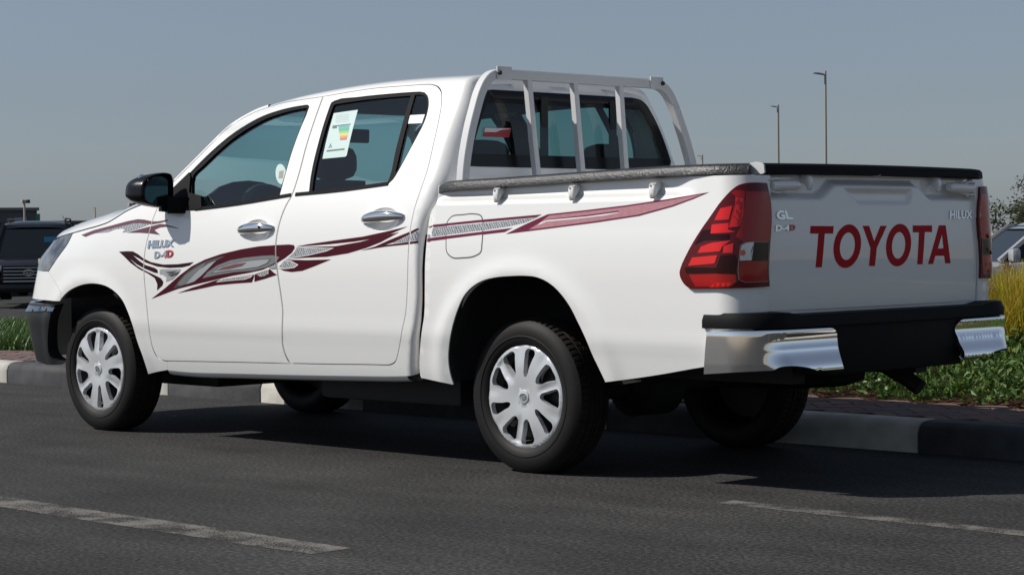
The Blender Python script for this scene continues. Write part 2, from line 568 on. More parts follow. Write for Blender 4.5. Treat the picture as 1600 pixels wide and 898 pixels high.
def worn_paint():
    m = bpy.data.materials.new('worn_road_paint'); m.use_nodes = True
    nt = m.node_tree; b = nt.nodes['Principled BSDF']
    tc = nt.nodes.new('ShaderNodeTexCoord')
    n1 = nt.nodes.new('ShaderNodeTexNoise'); n1.inputs['Scale'].default_value = 150; n1.inputs['Detail'].default_value = 3
    n2 = nt.nodes.new('ShaderNodeTexNoise'); n2.inputs['Scale'].default_value = 7; n2.inputs['Detail'].default_value = 6
    nt.links.new(tc.outputs['Object'], n1.inputs['Vector']); nt.links.new(tc.outputs['Object'], n2.inputs['Vector'])
    a = nt.nodes.new('ShaderNodeMath'); a.operation = 'ADD'; nt.links.new(n1.outputs['Fac'], a.inputs[0]); nt.links.new(n2.outputs['Fac'], a.inputs[1])
    r = nt.nodes.new('ShaderNodeValToRGB'); r.color_ramp.elements[0].position = 0.40; r.color_ramp.elements[1].position = 0.60
    h = nt.nodes.new('ShaderNodeMath'); h.operation = 'MULTIPLY'; h.inputs[1].default_value = 0.5
    nt.links.new(a.outputs[0], h.inputs[0]); nt.links.new(h.outputs[0], r.inputs[0])
    r.color_ramp.elements[0].color = (0.050, 0.048, 0.045, 1); r.color_ramp.elements[1].color = (0.185, 0.175, 0.160, 1)
    nt.links.new(r.outputs[0], b.inputs['Base Color']); b.inputs['Roughness'].default_value = 0.85
    b.inputs['Specular IOR Level'].default_value = 0.25
    # paint worn through to the asphalt
    al = nt.nodes.new('ShaderNodeMapRange'); al.inputs[1].default_value = 0.41; al.inputs[2].default_value = 0.50; al.inputs[3].default_value = 0.12
    nt.links.new(h.outputs[0], al.inputs[0])
    tp = nt.nodes.new('ShaderNodeBsdfTransparent'); mx = nt.nodes.new('ShaderNodeMixShader')
    nt.links.new(al.outputs[0], mx.inputs[0]); nt.links.new(tp.outputs[0], mx.inputs[1]); nt.links.new(b.outputs[0], mx.inputs[2])
    nt.links.new(mx.outputs[0], nt.nodes['Material Output'].inputs['Surface'])
    return m


WORN = worn_paint()
PAVER = [mat('paver_%d' % i, c, 0.85, spec=0.3, bump=(120, 0.5, 0.003), var=(25, 0.6, tuple(k * 1.35 for k in c))) for i, c in
         enumerate([(0.150, 0.098, 0.088), (0.165, 0.112, 0.100), (0.135, 0.092, 0.086), (0.120, 0.098, 0.096)])]
JOINT = mat('paver_joint_sand', (0.13, 0.11, 0.095), 0.95, spec=0.2)
KW = mat('kerb_white', (0.56, 0.54, 0.49), 0.8, spec=0.3, bump=(60, 0.4, 0.004), var=(9, 0.8, (0.40, 0.385, 0.35)))
KB = mat('kerb_black', (0.040, 0.041, 0.045), 0.7, spec=0.3, bump=(60, 0.4, 0.004), var=(8, 0.7, (0.075, 0.075, 0.078)))
SOIL = mat('soil', (0.14, 0.070, 0.042), 0.95, spec=0.2, bump=(40, 0.8, 0.02), var=(6, 0.8, (0.07, 0.045, 0.03)))
CONC = mat('concrete', (0.30, 0.285, 0.265), 0.9, spec=0.3, var=(1.5, 0.6, (0.24, 0.23, 0.215)))

# ground: one sheet to the horizon, finer near the truck
gx = sorted(set([-1400, -700, -350, -180, -110] + list(range(-80, 41, 4)) + [60, 110, 180, 350, 700, 1400]))
gy = sorted(set([-1400, -700, -350, -180, -110, -60, -30] + list(range(-16, 81, 4)) + [110, 180, 350, 700, 1400]))
V = [(x, y, ground_z(x, y)) for x in gx for y in gy]
ny = len(gy)
F = [(i * ny + j, (i + 1) * ny + j, (i + 1) * ny + j + 1, i * ny + j + 1) for i in range(len(gx) - 1) for j in range(ny - 1)]
SAND = mat('pale_sand', (0.40, 0.335, 0.25), 0.95, spec=0.2, var=(0.35, 0.7, (0.33, 0.275, 0.20)))
tag(mesh_obj('ground', [(x, y, z - 0.02) for x, y, z in V], F, SAND), kind='structure')
# asphalt of the road and the car park behind it, laid on the sand
gx = [-120, -100] + list(range(-80, 33, 4)); gy = [-11.5] + list(range(-8, 81, 4)) + [100]
V = [(x, y, ground_z(x, y)) for x in gx for y in gy]; ny = len(gy)
F = [(i * ny + j, (i + 1) * ny + j, (i + 1) * ny + j + 1, i * ny + j + 1) for i in range(len(gx) - 1) for j in range(ny - 1)]
tag(mesh_obj('road', V, F, ASPH), kind='structure')
def painted_line(x0, x1, ya, yb, slope=0.0):
    """road line with ragged, chipped edges"""
    n = int((x1 - x0) / 0.02); xs = np.linspace(x0, x1, n)
    e0 = np.cumsum(RNG.normal(0, 0.0012, n)); e1 = np.cumsum(RNG.normal(0, 0.0012, n))
    e0 = e0 - np.convolve(e0, np.ones(41) / 41, 'same') + RNG.normal(0, 0.0022, n); e1 = e1 - np.convolve(e1, np.ones(41) / 41, 'same') + RNG.normal(0, 0.0022, n)
    V = [(x, ya + slope * (x - x0) + a, 0.0015) for x, a in zip(xs, e0)] + [(x, yb + slope * (x - x0) + a, 0.0015) for x, a in zip(xs, e1)]
    return tag(mesh_obj('lane_line', V, [(k, k + 1, n + k + 1, n + k) for k in range(n - 1)], WORN, smooth_shade=False), kind='structure')


painted_line(-9.0, 1.07, -2.825, -2.648)
painted_line(1.23, 9.0, -1.03, -0.925, -0.007)

# kerb of painted stones
kerb = tag(empty('kerb', (0, 0.92, 0)), kind='structure')
KL = 0.935


def kerb_mesh(m_, name):
    prof = [(0.0, -0.05), (0.0, 0.085), (0.012, 0.118), (0.035, 0.137), (0.07, 0.142), (0.15, 0.142), (0.15, -0.05)]
    V = []; n = len(prof)
    for x in (0.004, 0.012, KL - 0.012, KL - 0.004):
        k = 0.004 if x in (0.004, KL - 0.004) else 0.0
        V += [(x, y + k, z - (k if z > 0 else 0)) for y, z in prof]
    F = [(i * n + j, i * n + (j + 1) % n, (i + 1) * n + (j + 1) % n, (i + 1) * n + j) for i in range(3) for j in range(n)] + [tuple(range(n)), tuple(3 * n + j for j in range(n))]
    me = bpy.data.meshes.new(name); me.from_pydata(V, [], F); me.materials.append(m_)
    bm = bmesh.new(); bm.from_mesh(me); bmesh.ops.recalc_face_normals(bm, faces=bm.faces); bm.to_mesh(me); bm.free()
    me.shade_smooth(); sharpen(me, 40)
    return me


kmw, kmb = kerb_mesh(KW, 'kerb_stone_white'), kerb_mesh(KB, 'kerb_stone_black')
for i in range(-30, 14):
    o = new_obj('kerb_stone', kmb if i % 2 == 0 else kmw, kerb)
    o.location = (0.79 + KL * i, RNG.normal(0, 0.002), RNG.normal(0, 0.0015))
    o.rotation_euler = (0, 0, RNG.normal(0, 0.0015))
# pavement of blocks laid herringbone
PY0, PY1 = 1.072, 1.86
pav = MB(); pav.box(-32, 14, PY0, PY1, 0.0, 0.128)
pavement = tag(pav.build('pavement', JOINT), kind='structure')
bw_, bl_ = 0.10, 0.20


def paver_me(m_):
    b_ = MB(); b_.box(-bl_ / 2 + .0035, bl_ / 2 - .0035, -bw_ / 2 + .0035, bw_ / 2 - .0035, -0.02, 0.012)
    me_o = b_.build('brick', m_, bevel=0.003, seg=1); me = me_o.data; bpy.data.objects.remove(me_o)
    return me


pmes = [paver_me(m_) for m_ in PAVER]
spots = []
S2 = math.sqrt(0.5)
for i in range(-260, 200):
    for j in range(-60, 60):
        # classic herringbone lattice in block coordinates
        bx, by = i * bw_, j * bw_
        ph = (i - j) % 4
        if ph == 0:
            c0 = (bx + bl_ / 2, by + bw_ / 2, 0.0)
        elif ph == 3:
            c0 = (bx + bw_ / 2, by + bl_ / 2, math.pi / 2)
        else:
            continue
        X = (c0[0] - c0[1]) * S2; Y = (c0[0] + c0[1]) * S2 + 1.4
        if PY0 + 0.055 < Y < PY1 - 0.05 and -11.5 < X < 4.2:
            spots.append((X, Y, c0[2] + math.pi / 4))


def paver_rank(s_):
    p = project((s_[0], s_[1], 0.14)); d = math.hypot(s_[0] - CAM_POS[0], s_[1] - CAM_POS[1])
    vis = (-20 < p[0] < 235) or (1270 < p[0] < 1640)
    return (0 if vis else 1, d)


spots.sort(key=paver_rank)
for k, (X, Y, rz) in enumerate(spots[:300]):
    o = new_obj('brick', pmes[int(RNG.integers(0, 4))], pavement)
    o.location = (X, Y, 0.130 + RNG.normal(0, 0.0012)); o.rotation_euler = (RNG.normal(0, 0.006), RNG.normal(0, 0.006), rz + RNG.normal(0, 0.008))
rest = MB()
for (X, Y, rz) in spots[300:]:
    c_, s_ = math.cos(rz), math.sin(rz); h = 0.142 + RNG.normal(0, 0.001)
    q = [(-bl_ / 2 + .004, -bw_ / 2 + .004), (bl_ / 2 - .004, -bw_ / 2 + .004), (bl_ / 2 - .004, bw_ / 2 - .004), (-bl_ / 2 + .004, bw_ / 2 - .004)]
    t_ = [(X + a * c_ - b * s_, Y + a * s_ + b * c_, h) for a, b in q]
    rest.add(t_ + [(a, b, 0.12) for a, b, _ in t_], [(0, 1, 2, 3), (0, 4, 5, 1), (1, 5, 6, 2), (2, 6, 7, 3), (3, 7, 4, 0)])
tag(rest.build('paving_blocks', PAVER[1], pavement), kind='stuff')

# planted island behind the pavement
isl = MB()
ix = np.linspace(-32, 14, 60); iy = [PY1, PY1 + 0.2, 3, 5, 7, 9.2]
V = [(x, y, 0.125 + 0.03 * math.sin(x * 1.7) * (y > 2) + ground_z(x, y) * 0.9) for x in ix for y in iy]
F = [(i * 6 + j, (i + 1) * 6 + j, (i + 1) * 6 + j + 1, i * 6 + j + 1) for i in range(59) for j in range(5)]
tag(mesh_obj('planting_bed', V, F, SOIL), kind='structure')
fk = MB()
fk.sweep([(x, 9.28, ground_z(x, 9.28) + 0.06) for x in np.linspace(-32, 14, 40)], [(-0.08, -0.1), (0.08, -0.1), (0.08, 0.09), (-0.08, 0.09)])
tag(fk.build('kerb', CONC), kind='structure')


def leaf_mat(name, c1, c2, c3, trans=0.25):
    m = bpy.data.materials.new(name); m.use_nodes = True
    nt = m.node_tree; b = nt.nodes['Principled BSDF']
    at = nt.nodes.new('ShaderNodeAttribute'); at.attribute_name = 'tone'
    r = nt.nodes.new('ShaderNodeValToRGB')
    r.color_ramp.elements[0].color = (*c1, 1); r.color_ramp.elements[1].color = (*c3, 1)
    e = r.color_ramp.elements.new(0.5); e.color = (*c2, 1)
    nt.links.new(at.outputs['Fac'], r.inputs[0]); nt.links.new(r.outputs[0], b.inputs['Base Color'])
    b.inputs['Roughness'].default_value = 0.45
    tl = nt.nodes.new('ShaderNodeBsdfTranslucent'); nt.links.new(r.outputs[0], tl.inputs[0])
    mx = nt.nodes.new('ShaderNodeMixShader'); mx.inputs[0].default_value = trans
    nt.links.new(b.outputs[0], mx.inputs[1]); nt.links.new(tl.outputs[0], mx.inputs[2])
    nt.links.new(mx.outputs[0], nt.nodes['Material Output'].inputs['Surface'])
    return m


def leaf_cloud(name, P, size, material, parent=None, droop=0.5, aspect=0.42, up=0.55, seed=1):
    """one folded leaf (two quads) at each point, as one mesh"""
    rg = np.random.default_rng(seed)
    n = len(P); P = np.asarray(P, float)
    az = rg.uniform(0, 2 * math.pi, n); el = rg.normal(up, 0.45, n)
    d = np.stack([np.cos(az) * np.cos(el), np.sin(az) * np.cos(el), np.sin(el)], 1)
    w = np.cross(d, rg.normal(0, 1, (n, 3))); w /= np.maximum(np.linalg.norm(w, axis=1, keepdims=True), 1e-6)
    nn = np.cross(w, d)
    s = size * rg.uniform(0.6, 1.35, n)[:, None]
    a = P; b = P + d * s * 0.5 + w * s * aspect * 0.5 + nn * s * 0.1; c = P + d * s - np.array([0, 0, 1]) * s * 0.2 * droop; e = P + d * s * 0.5 - w * s * aspect * 0.5 + nn * s * 0.1
    m_ = P + d * s * 0.52
    V = np.stack([a, b, c, e, m_], 1).reshape(-1, 3)
    idx = np.arange(n) * 5
    F = np.concatenate([np.stack([idx, idx + 1, idx + 2, idx + 4], 1), np.stack([idx, idx + 4, idx + 2, idx + 3], 1)])
    me = bpy.data.meshes.new(name); me.from_pydata(V.tolist(), [], F.tolist()); me.materials.append(material)
    tone = np.repeat(rg.uniform(0, 1, n), 5)
    at = me.attributes.new('tone', 'FLOAT', 'POINT'); at.data.foreach_set('value', tone.astype(np.float32))
    return new_obj(name, me, parent)


def blades(name, base, h, lean, width, material, parent=None, seed=1, segs=3):
    """bent grass blades as one mesh"""
    rg = np.random.default_rng(seed)
    n = len(base); base = np.asarray(base, float)
    hh = h * rg.uniform(0.55, 1.2, n); az = rg.uniform(0, 2 * math.pi, n); ln = lean * rg.uniform(0.2, 1.3, n)
    V = []; tone = rg.uniform(0, 1, n)
    dx, dy = np.cos(az), np.sin(az)
    wx, wy = -dy, dx
    rows = []
    for k in range(segs + 1):
        t = k / segs
        off = (ln * t ** 2)[:, None] * np.stack([dx, dy, 0 * dx], 1) * hh[:, None]
        c = base + off + np.stack([0 * hh, 0 * hh, hh * (t - 0.25 * ln * t ** 3)], 1)
        wd = width * (1 - t) ** 0.7 * 0.5 + 0.0006
        rows.append(c + wd * np.stack([wx, wy, 0 * wx], 1)); rows.append(c - wd * np.stack([wx, wy, 0 * wx], 1))
    V = np.stack(rows, 1).reshape(-1, 3); m_ = 2 * (segs + 1)
    idx = np.arange(n) * m_
    F = np.concatenate([np.stack([idx + 2 * k, idx + 2 * k + 1, idx + 2 * k + 3, idx + 2 * k + 2], 1) for k in range(segs)])
    me = bpy.data.meshes.new(name); me.from_pydata(V.tolist(), [], F.tolist()); me.materials.append(material)
    at = me.attributes.new('tone', 'FLOAT', 'POINT'); at.data.foreach_set('value', np.repeat(tone, m_).astype(np.float32))
    me.shade_smooth()
    return new_obj(name, me, parent)


HEDGE = leaf_mat('ground_cover_leaf', (0.040, 0.090, 0.016), (0.085, 0.170, 0.034), (0.190, 0.260, 0.085))
LAWN = leaf_mat('lawn_blade', (0.028, 0.075, 0.012), (0.060, 0.135, 0.022), (0.120, 0.180, 0.040))
# low ground-cover shrubs, bumpy top
rg = np.random.default_rng(3)


def hedge_h(x, y):
    b = 0.17 + 0.17 * sstep(y, 1.95, 2.7) + 0.05 * np.sin(x * 5.1 + y * 2) * np.sin(y * 4.3) + 0.04 * np.sin(x * 11 + 1) * np.sin(y * 9)
    return b * (0.35 + 0.65 * sstep(y, 1.86, 2.05))


pts = []
for (x0, x1, y0, y1, dens) in ((-3.0, 2.6, 1.84, 4.4, 4200), (-6.0, -3.0, 1.84, 3.6, 600), (2.6, 12, 1.9, 5.0, 500)):
    n = int((x1 - x0) * (y1 - y0) * dens)
    x = rg.uniform(x0, x1, n); y = rg.uniform(y0, y1, n)
    z = hedge_h(x, y) * rg.uniform(0.25, 1.0, n) ** 0.6
    pts.append(np.stack([x, y, 0.13 + z + np.array([ground_z(a, b) for a, b in zip(x, y)])], 1))
P_ = np.concatenate(pts)
tag(leaf_cloud('ground_cover', P_, 0.050, HEDGE, seed=5), 'low glossy green ground cover shrubs behind the rear bumper', 'ground cover', kind='stuff')
# lawn at the left
pts = []
n = 110000
x = rg.uniform(-22, -6, n); y = rg.uniform(1.9, 9.1, n)
px_ = np.array([project((a, b, 0.2))[0] for a, b in zip(x, y)])
k = (px_ > -60) & (px_ < 110)
k |= rg.uniform(0, 1, n) < 0.15
x, y = x[k], y[k]
B_ = np.stack([x, y, np.array([0.12 + ground_z(a, b) * 0.9 for a, b in zip(x, y)])], 1)
B_ = np.repeat(B_, 3, 0) + rg.normal(0, 0.05, (len(B_) * 3, 3)) * np.array([1, 1, 0])
tag(blades('lawn', B_, 0.15, 1.0, 0.016, LAWN, seed=8, segs=2), 'thick green grass beyond the pavement at the left', 'grass', kind='stuff')

# fountain grass clumps
FGB = leaf_mat('fountain_grass_blade', (0.34, 0.40, 0.035), (0.56, 0.48, 0.065), (0.58, 0.34, 0.065), 0.4)
FGP = leaf_mat('fountain_grass_plume', (0.26, 0.16, 0.12), (0.36, 0.24, 0.18), (0.46, 0.34, 0.28), 0.3)
FG = [(1556, 2.75, 'yellow fountain grass clump nearest the tail lamp', 0.52), (1590, 2.95, 'yellow fountain grass clump at the right edge behind the ground cover', 0.60),
      (1640, 2.85, 'fountain grass clump just beyond the right edge of the picture', 0.64), (1575, 3.5, 'fountain grass clump standing behind the two nearer ones', 0.52),
      (1618, 3.7, 'rear fountain grass clump with pink plumes arching over', 0.58)]
for i, (px, Y, lab, h) in enumerate(FG):
    b = on_y(px, 540, Y); b[2] = 0.13 + ground_z(b[0], b[1])
    root = tag(empty('fountain_grass', tuple(b)), lab, 'grass clump', 'fountain grass clumps')
    n = 2200
    a = rg.uniform(0, 2 * math.pi, n); r_ = 0.24 * np.sqrt(rg.uniform(0, 1, n))
    base = np.stack([r_ * np.cos(a), r_ * np.sin(a), 0 * a], 1)
    blades('blade_tuft', base, h, 0.42, 0.009, FGB, root, seed=20 + i, segs=4)
    pl = MB(); pp = []
    for k in range(5 if i < 3 else 11):
        a = rg.uniform(0, 2 * math.pi); l = rg.uniform(0.15, 0.4); hh = h * rg.uniform(1.05, 1.35)
        stem = [(0.08 * math.cos(a), 0.08 * math.sin(a), 0)] + [(l * t * t * math.cos(a) + .08 * math.cos(a), l * t * t * math.sin(a) + .08 * math.sin(a), hh * (t - 0.12 * t ** 3)) for t in (0.3, 0.6, 0.8, 1.0)]
        pl.tube(stem, 0.0022, 5)
        s0, s1 = np.array(stem[-2]), np.array(stem[-1])
        for q in range(70):
            t = rg.uniform(0, 1.25); pp.append(s0 + (s1 - s0) * t + np.array([0, 0, -0.05 * max(0, t - .6)]) + rg.normal(0, 0.006, 3))
    pl.build('stem', mat('plume_stem_%d' % i, (0.22, 0.17, 0.06), 0.7), root, fix=False)
    leaf_cloud('plume', np.array(pp), 0.045, FGP, root, aspect=0.10, up=0.5, seed=40 + i)
# ================================================================== the pickup truck
truck = empty('pickup_truck', (0, 0, 0))
tag(truck, 'white double cab pickup truck with maroon side graphics parked beside the kerb', 'pickup truck')

# ---- body surfaces.  x: towards the tail, y: left side negative, z: up.  v = height, or arc length once over the roof edge
PROF = [(0.800, 0.28), (0.822, 0.34), (0.840, 0.40), (0.853, 0.46), (0.865, 0.52), (0.873, 0.555), (0.879, 0.64), (0.884, 0.75), (0.886, 0.86), (0.882, 0.96),
        (0.870, 1.05), (0.850, 1.13), (0.822, 1.21), (0.788, 1.29), (0.748, 1.38), (0.703, 1.47), (0.660, 1.55),
        (0.632, 1.600), (0.606, 1.645), (0.590, 1.670), (0.573, 1.6835), (0.545, 1.694), (0.49, 1.7035), (0.40, 1.7105), (0.28, 1.716), (0.14, 1.719), (0.0, 1.720)]
_ps = np.array(smooth(PROF, 14))
_k = int(np.argmin(abs(_ps[:, 1] - 1.55)))
_v = _ps[:, 1].copy()
_seg = np.hypot(np.diff(_ps[:, 0]), np.diff(_ps[:, 1]))
for _i in range(_k + 1, len(_v)):
    _v[_i] = _v[_i - 1] + _seg[_i - 1]
PV, PY, PZ = _v, _ps[:, 0], _ps[:, 1]
VMAX = float(PV[-1])
TAP = table([(2.2, 0), (2.6, 0.001), (3.0, 0.008), (3.3, 0.026), (3.5, 0.052), (3.65, 0.088), (3.8, 0.148), (3.9, 0.22), (4.0, 0.33), (4.1, 0.5), (4.3, 0.8)])


def taper(x, z):
    xe = -np.asarray(x, float) + 0.42 * np.clip(np.asarray(z) - 0.58, 0, 1) + 0.9 * np.clip(np.asarray(z) - 0.88, 0, 1)
    return np.interp(xe, TAP[0], TAP[1])


DROP = table([(0.3, 0.012), (0.5, 0.011), (0.6, 0.008), (0.75, 0.003), (1.0, 0.0), (1.2, 0.004), (1.37, 0.011), (1.55, 0.022), (1.76, 0.040), (1.94, 0.062), (2.1, 0.082), (2.4, 0.085)])


def roof_drop(x):
    return np.interp(-np.asarray(x, float), DROP[0], DROP[1])


def side(x, v):
    """cab, doors and fenders"""
    x = np.asarray(x, float); v = np.asarray(v, float)
    y = np.interp(v, PV, PY); z = np.interp(v, PV, PZ)
    z = z - roof_drop(x) * sstep(z, 1.45, 1.67)
    # soft arch flare over the front wheel
    d = np.hypot(x + 3.05, z - 0.32)
    y = y - taper(x, z) + 0.010 * np.exp(-((d - 0.46) / 0.05) ** 2)
    return np.stack([x, -y, z], -1)


XE_V = table([(0.25, -0.612), (0.40, -0.606), (0.50, -0.580), (0.60, -0.548), (0.70, -0.527), (0.9, -0.519), (1.04, -0.511), (1.15, -0.470), (1.24, -0.444), (1.4, -0.450), (1.55, -0.463), (1.7, -0.49), (1.9, -0.52), (2.4, -0.53)])
RC_V = table([(0.25, 0.042), (1.05, 0.045), (1.2, 0.075), (1.45, 0.070), (1.60, 0.055), (2.4, 0.05)])
UE0 = -0.50 + 0.0


def cab(u, v):
    """cab shell: like side() but turning round the rear corner; u runs to U_END"""
    u = np.asarray(u, float); v = np.asarray(v, float)
    p = side(np.minimum(u, -0.42), v)
    e = 1e-3
    a = side(np.full_like(v + u, -0.6), v + e); b = side(np.full_like(v + u, -0.6), v - e)
    t = a - b
    n = np.stack([np.zeros_like(t[..., 0]), -t[..., 2], t[..., 1]], -1)        # outward
    n = n / np.maximum(np.linalg.norm(n, axis=-1, keepdims=True), 1e-9)
    n = np.where((n[..., 1:2] > 0) & (n[..., 2:3] <= 0), -n, n)
    rc = np.interp(v, RC_V[0], RC_V[1]); xe = np.interp(v, XE_V[0], XE_V[1])
    # u in units: straight until u=-0.6, then turns over 0.1 of u
    th = np.clip((u + 0.60) / 0.10, 0, 1) * math.pi / 2
    xs = np.where(u < -0.60, u, -0.60)
    shift = sstep(u, -0.95, -0.60) * (xe - rc + 0.60)
    x = xs + shift + rc * np.sin(th)
    ins = rc * (1 - np.cos(th))
    p = side(np.minimum(u, -0.60), v)
    return np.stack([x, p[..., 1] - n[..., 1] * ins, p[..., 2] - n[..., 2] * ins], -1)


U_CAB_END = -0.50
BX_END, BRC = 1.236, 0.112


def bed_front(z):
    return np.interp(np.asarray(z, float), [0.37, 0.47, 0.55, 0.62, 0.69, 0.9, 1.05, 1.10, 1.14], [-0.579, -0.561, -0.531, -0.508, -0.486, -0.475, -0.463, -0.449, -0.430])


def bed(u, z):
    """cargo bed side, turning round the rear corner"""
    u = np.asarray(u, float); z = np.asarray(z, float)
    zz = np.minimum(z, 1.02)
    y = np.interp(zz, PV, PY) - np.clip(z - 1.02, 0, 1) * 0.10
    y = y - 0.003 * sstep(u, 0.3, 1.1)
    d = np.hypot(u - 0.07, z - 0.34)
    y = y + 0.012 * np.exp(-((d - 0.50) / 0.05) ** 2)
    rec = sstep(z, 1.128, 1.150) * (1 - sstep(u, 0.86, 1.02)) * sstep(u, -0.46, -0.36)
    y = y - 0.028 * rec - 0.010 * (1 - sstep(u, bed_front(z) + 0.002, bed_front(z) + 0.022)) ** 2
    u0 = BX_END - BRC
    th = np.clip((u - u0) / (BRC * math.pi / 2), 0, 1) * math.pi / 2
    over = np.maximum(u - u0 - BRC * math.pi / 2, 0)
    x = np.where(u < u0, u, u0 + BRC * np.sin(th))
    ins = BRC * (1 - np.cos(th)) + over
    x = x - 0.10 * np.clip(z - 1.13, 0, 1) * sstep(u, 0.9, 1.2)
    return np.stack([x, -(y - ins), z], -1)


U_BED_END = (BX_END - BRC) + BRC * math.pi / 2 + (0.883 - BRC - 0.7195)

BUX_END, BURC = 1.335, 0.17


def bumper(u, z):
    """rear bumper skin: u = x on the flank, then round the corner and along the rear"""
    u = np.asarray(u, float); z = np.asarray(z, float)
    y0 = 0.893
    u0 = BUX_END - BURC
    th = np.clip((u - u0) / (BURC * math.pi / 2), 0, 1) * math.pi / 2
    over = np.maximum(u - u0 - BURC * math.pi / 2, 0)
    x = np.where(u < u0, u, u0 + BURC * np.sin(th)) + 0.0 * over
    ins = BURC * (1 - np.cos(th)) + over
    w = sstep(u, u0 + 0.135, u0 + 0.28)
    roll = 0.022 * (1 - np.sqrt(np.clip(1 - np.clip((z - 0.605) / 0.032, 0, 1) ** 2, 0, 1)))
    ledge = 0.027 * sstep(-z, -0.552, -0.475) - 0.020 * sstep(-z, -0.47, -0.44)
    mid = -0.010 * np.sin(np.clip((z - 0.55) / 0.07, 0, 1) * math.pi)
    x = x + w * (ledge + mid - roll)
    y = y0 - ins - (1 - w) * (0.4 * roll + 0.06 * np.clip(0.50 - z, 0, 1))
    return np.stack([x, -y, z], -1)


def tailgate_x(y, z):
    ay = abs(np.asarray(y, float)); z = np.asarray(z, float)
    zc = 1.116 + 0.054 * (1 - sstep(ay, 0.262, 0.385))
    rec = sstep(z, zc - 0.004, zc + 0.026)
    x = 1.243 - 0.040 * rec - 0.9 * (np.clip(z - 0.90, -1, 1) ** 2) * 0.16 - 0.012 * (ay / 0.72) ** 2
    # pocket in the middle
    hy = 0.235 - 0.10 * np.clip((1.160 - z) / 0.058, 0, 1) * np.where(np.asarray(y) < 0, 1.0, 0.25)
    pk = (1 - sstep(ay, hy - 0.016, hy + 0.016)) * sstep(z, 1.092, 1.116) * (1 - sstep(z, 1.140, 1.164))
    return x - 0.014 * pk


def gate(y, z):
    return np.stack([tailgate_x(y, z), np.asarray(y, float) + 0 * np.asarray(z, float), np.asarray(z, float) + 0 * np.asarray(y, float)], -1)


def solve(surf, px, py, guess=None):
    """the point (u, v) of a surface that the photograph shows at a pixel"""
    if guess is None:
        if surf is gate:
            g = on_x(px, py, 1.236); q = np.array([g[1], g[2]])
        else:
            g = on_y(px, py, -0.86); q = np.array([g[0], g[2]])
    else:
        q = np.array(guess, float)
    for it in range(25):
        f = project(surf(q[0], q[1])) - (px, py)
        if abs(f).max() < 0.01:
            break
        e = 1e-4
        J = np.stack([(project(surf(q[0] + e, q[1])) - (px, py) - f) / e, (project(surf(q[0], q[1] + e)) - (px, py) - f) / e], 1)
        try:
            dq = np.linalg.solve(J, -f)
        except np.linalg.LinAlgError:
            break
        q = q + np.clip(dq, -0.12, 0.12)
    return q


def back(surf, pts):
    out = []; g = None
    for p in pts:
        out.append(solve(surf, *p))
    return out


def normals(surf, uv):
    e = 5e-4
    du = surf(uv[:, 0] + e, uv[:, 1]) - surf(uv[:, 0] - e, uv[:, 1])
    dv = surf(uv[:, 0], uv[:, 1] + e) - surf(uv[:, 0], uv[:, 1] - e)
    n = np.cross(du, dv)
    return n / np.maximum(np.linalg.norm(n, axis=1, keepdims=True), 1e-12)


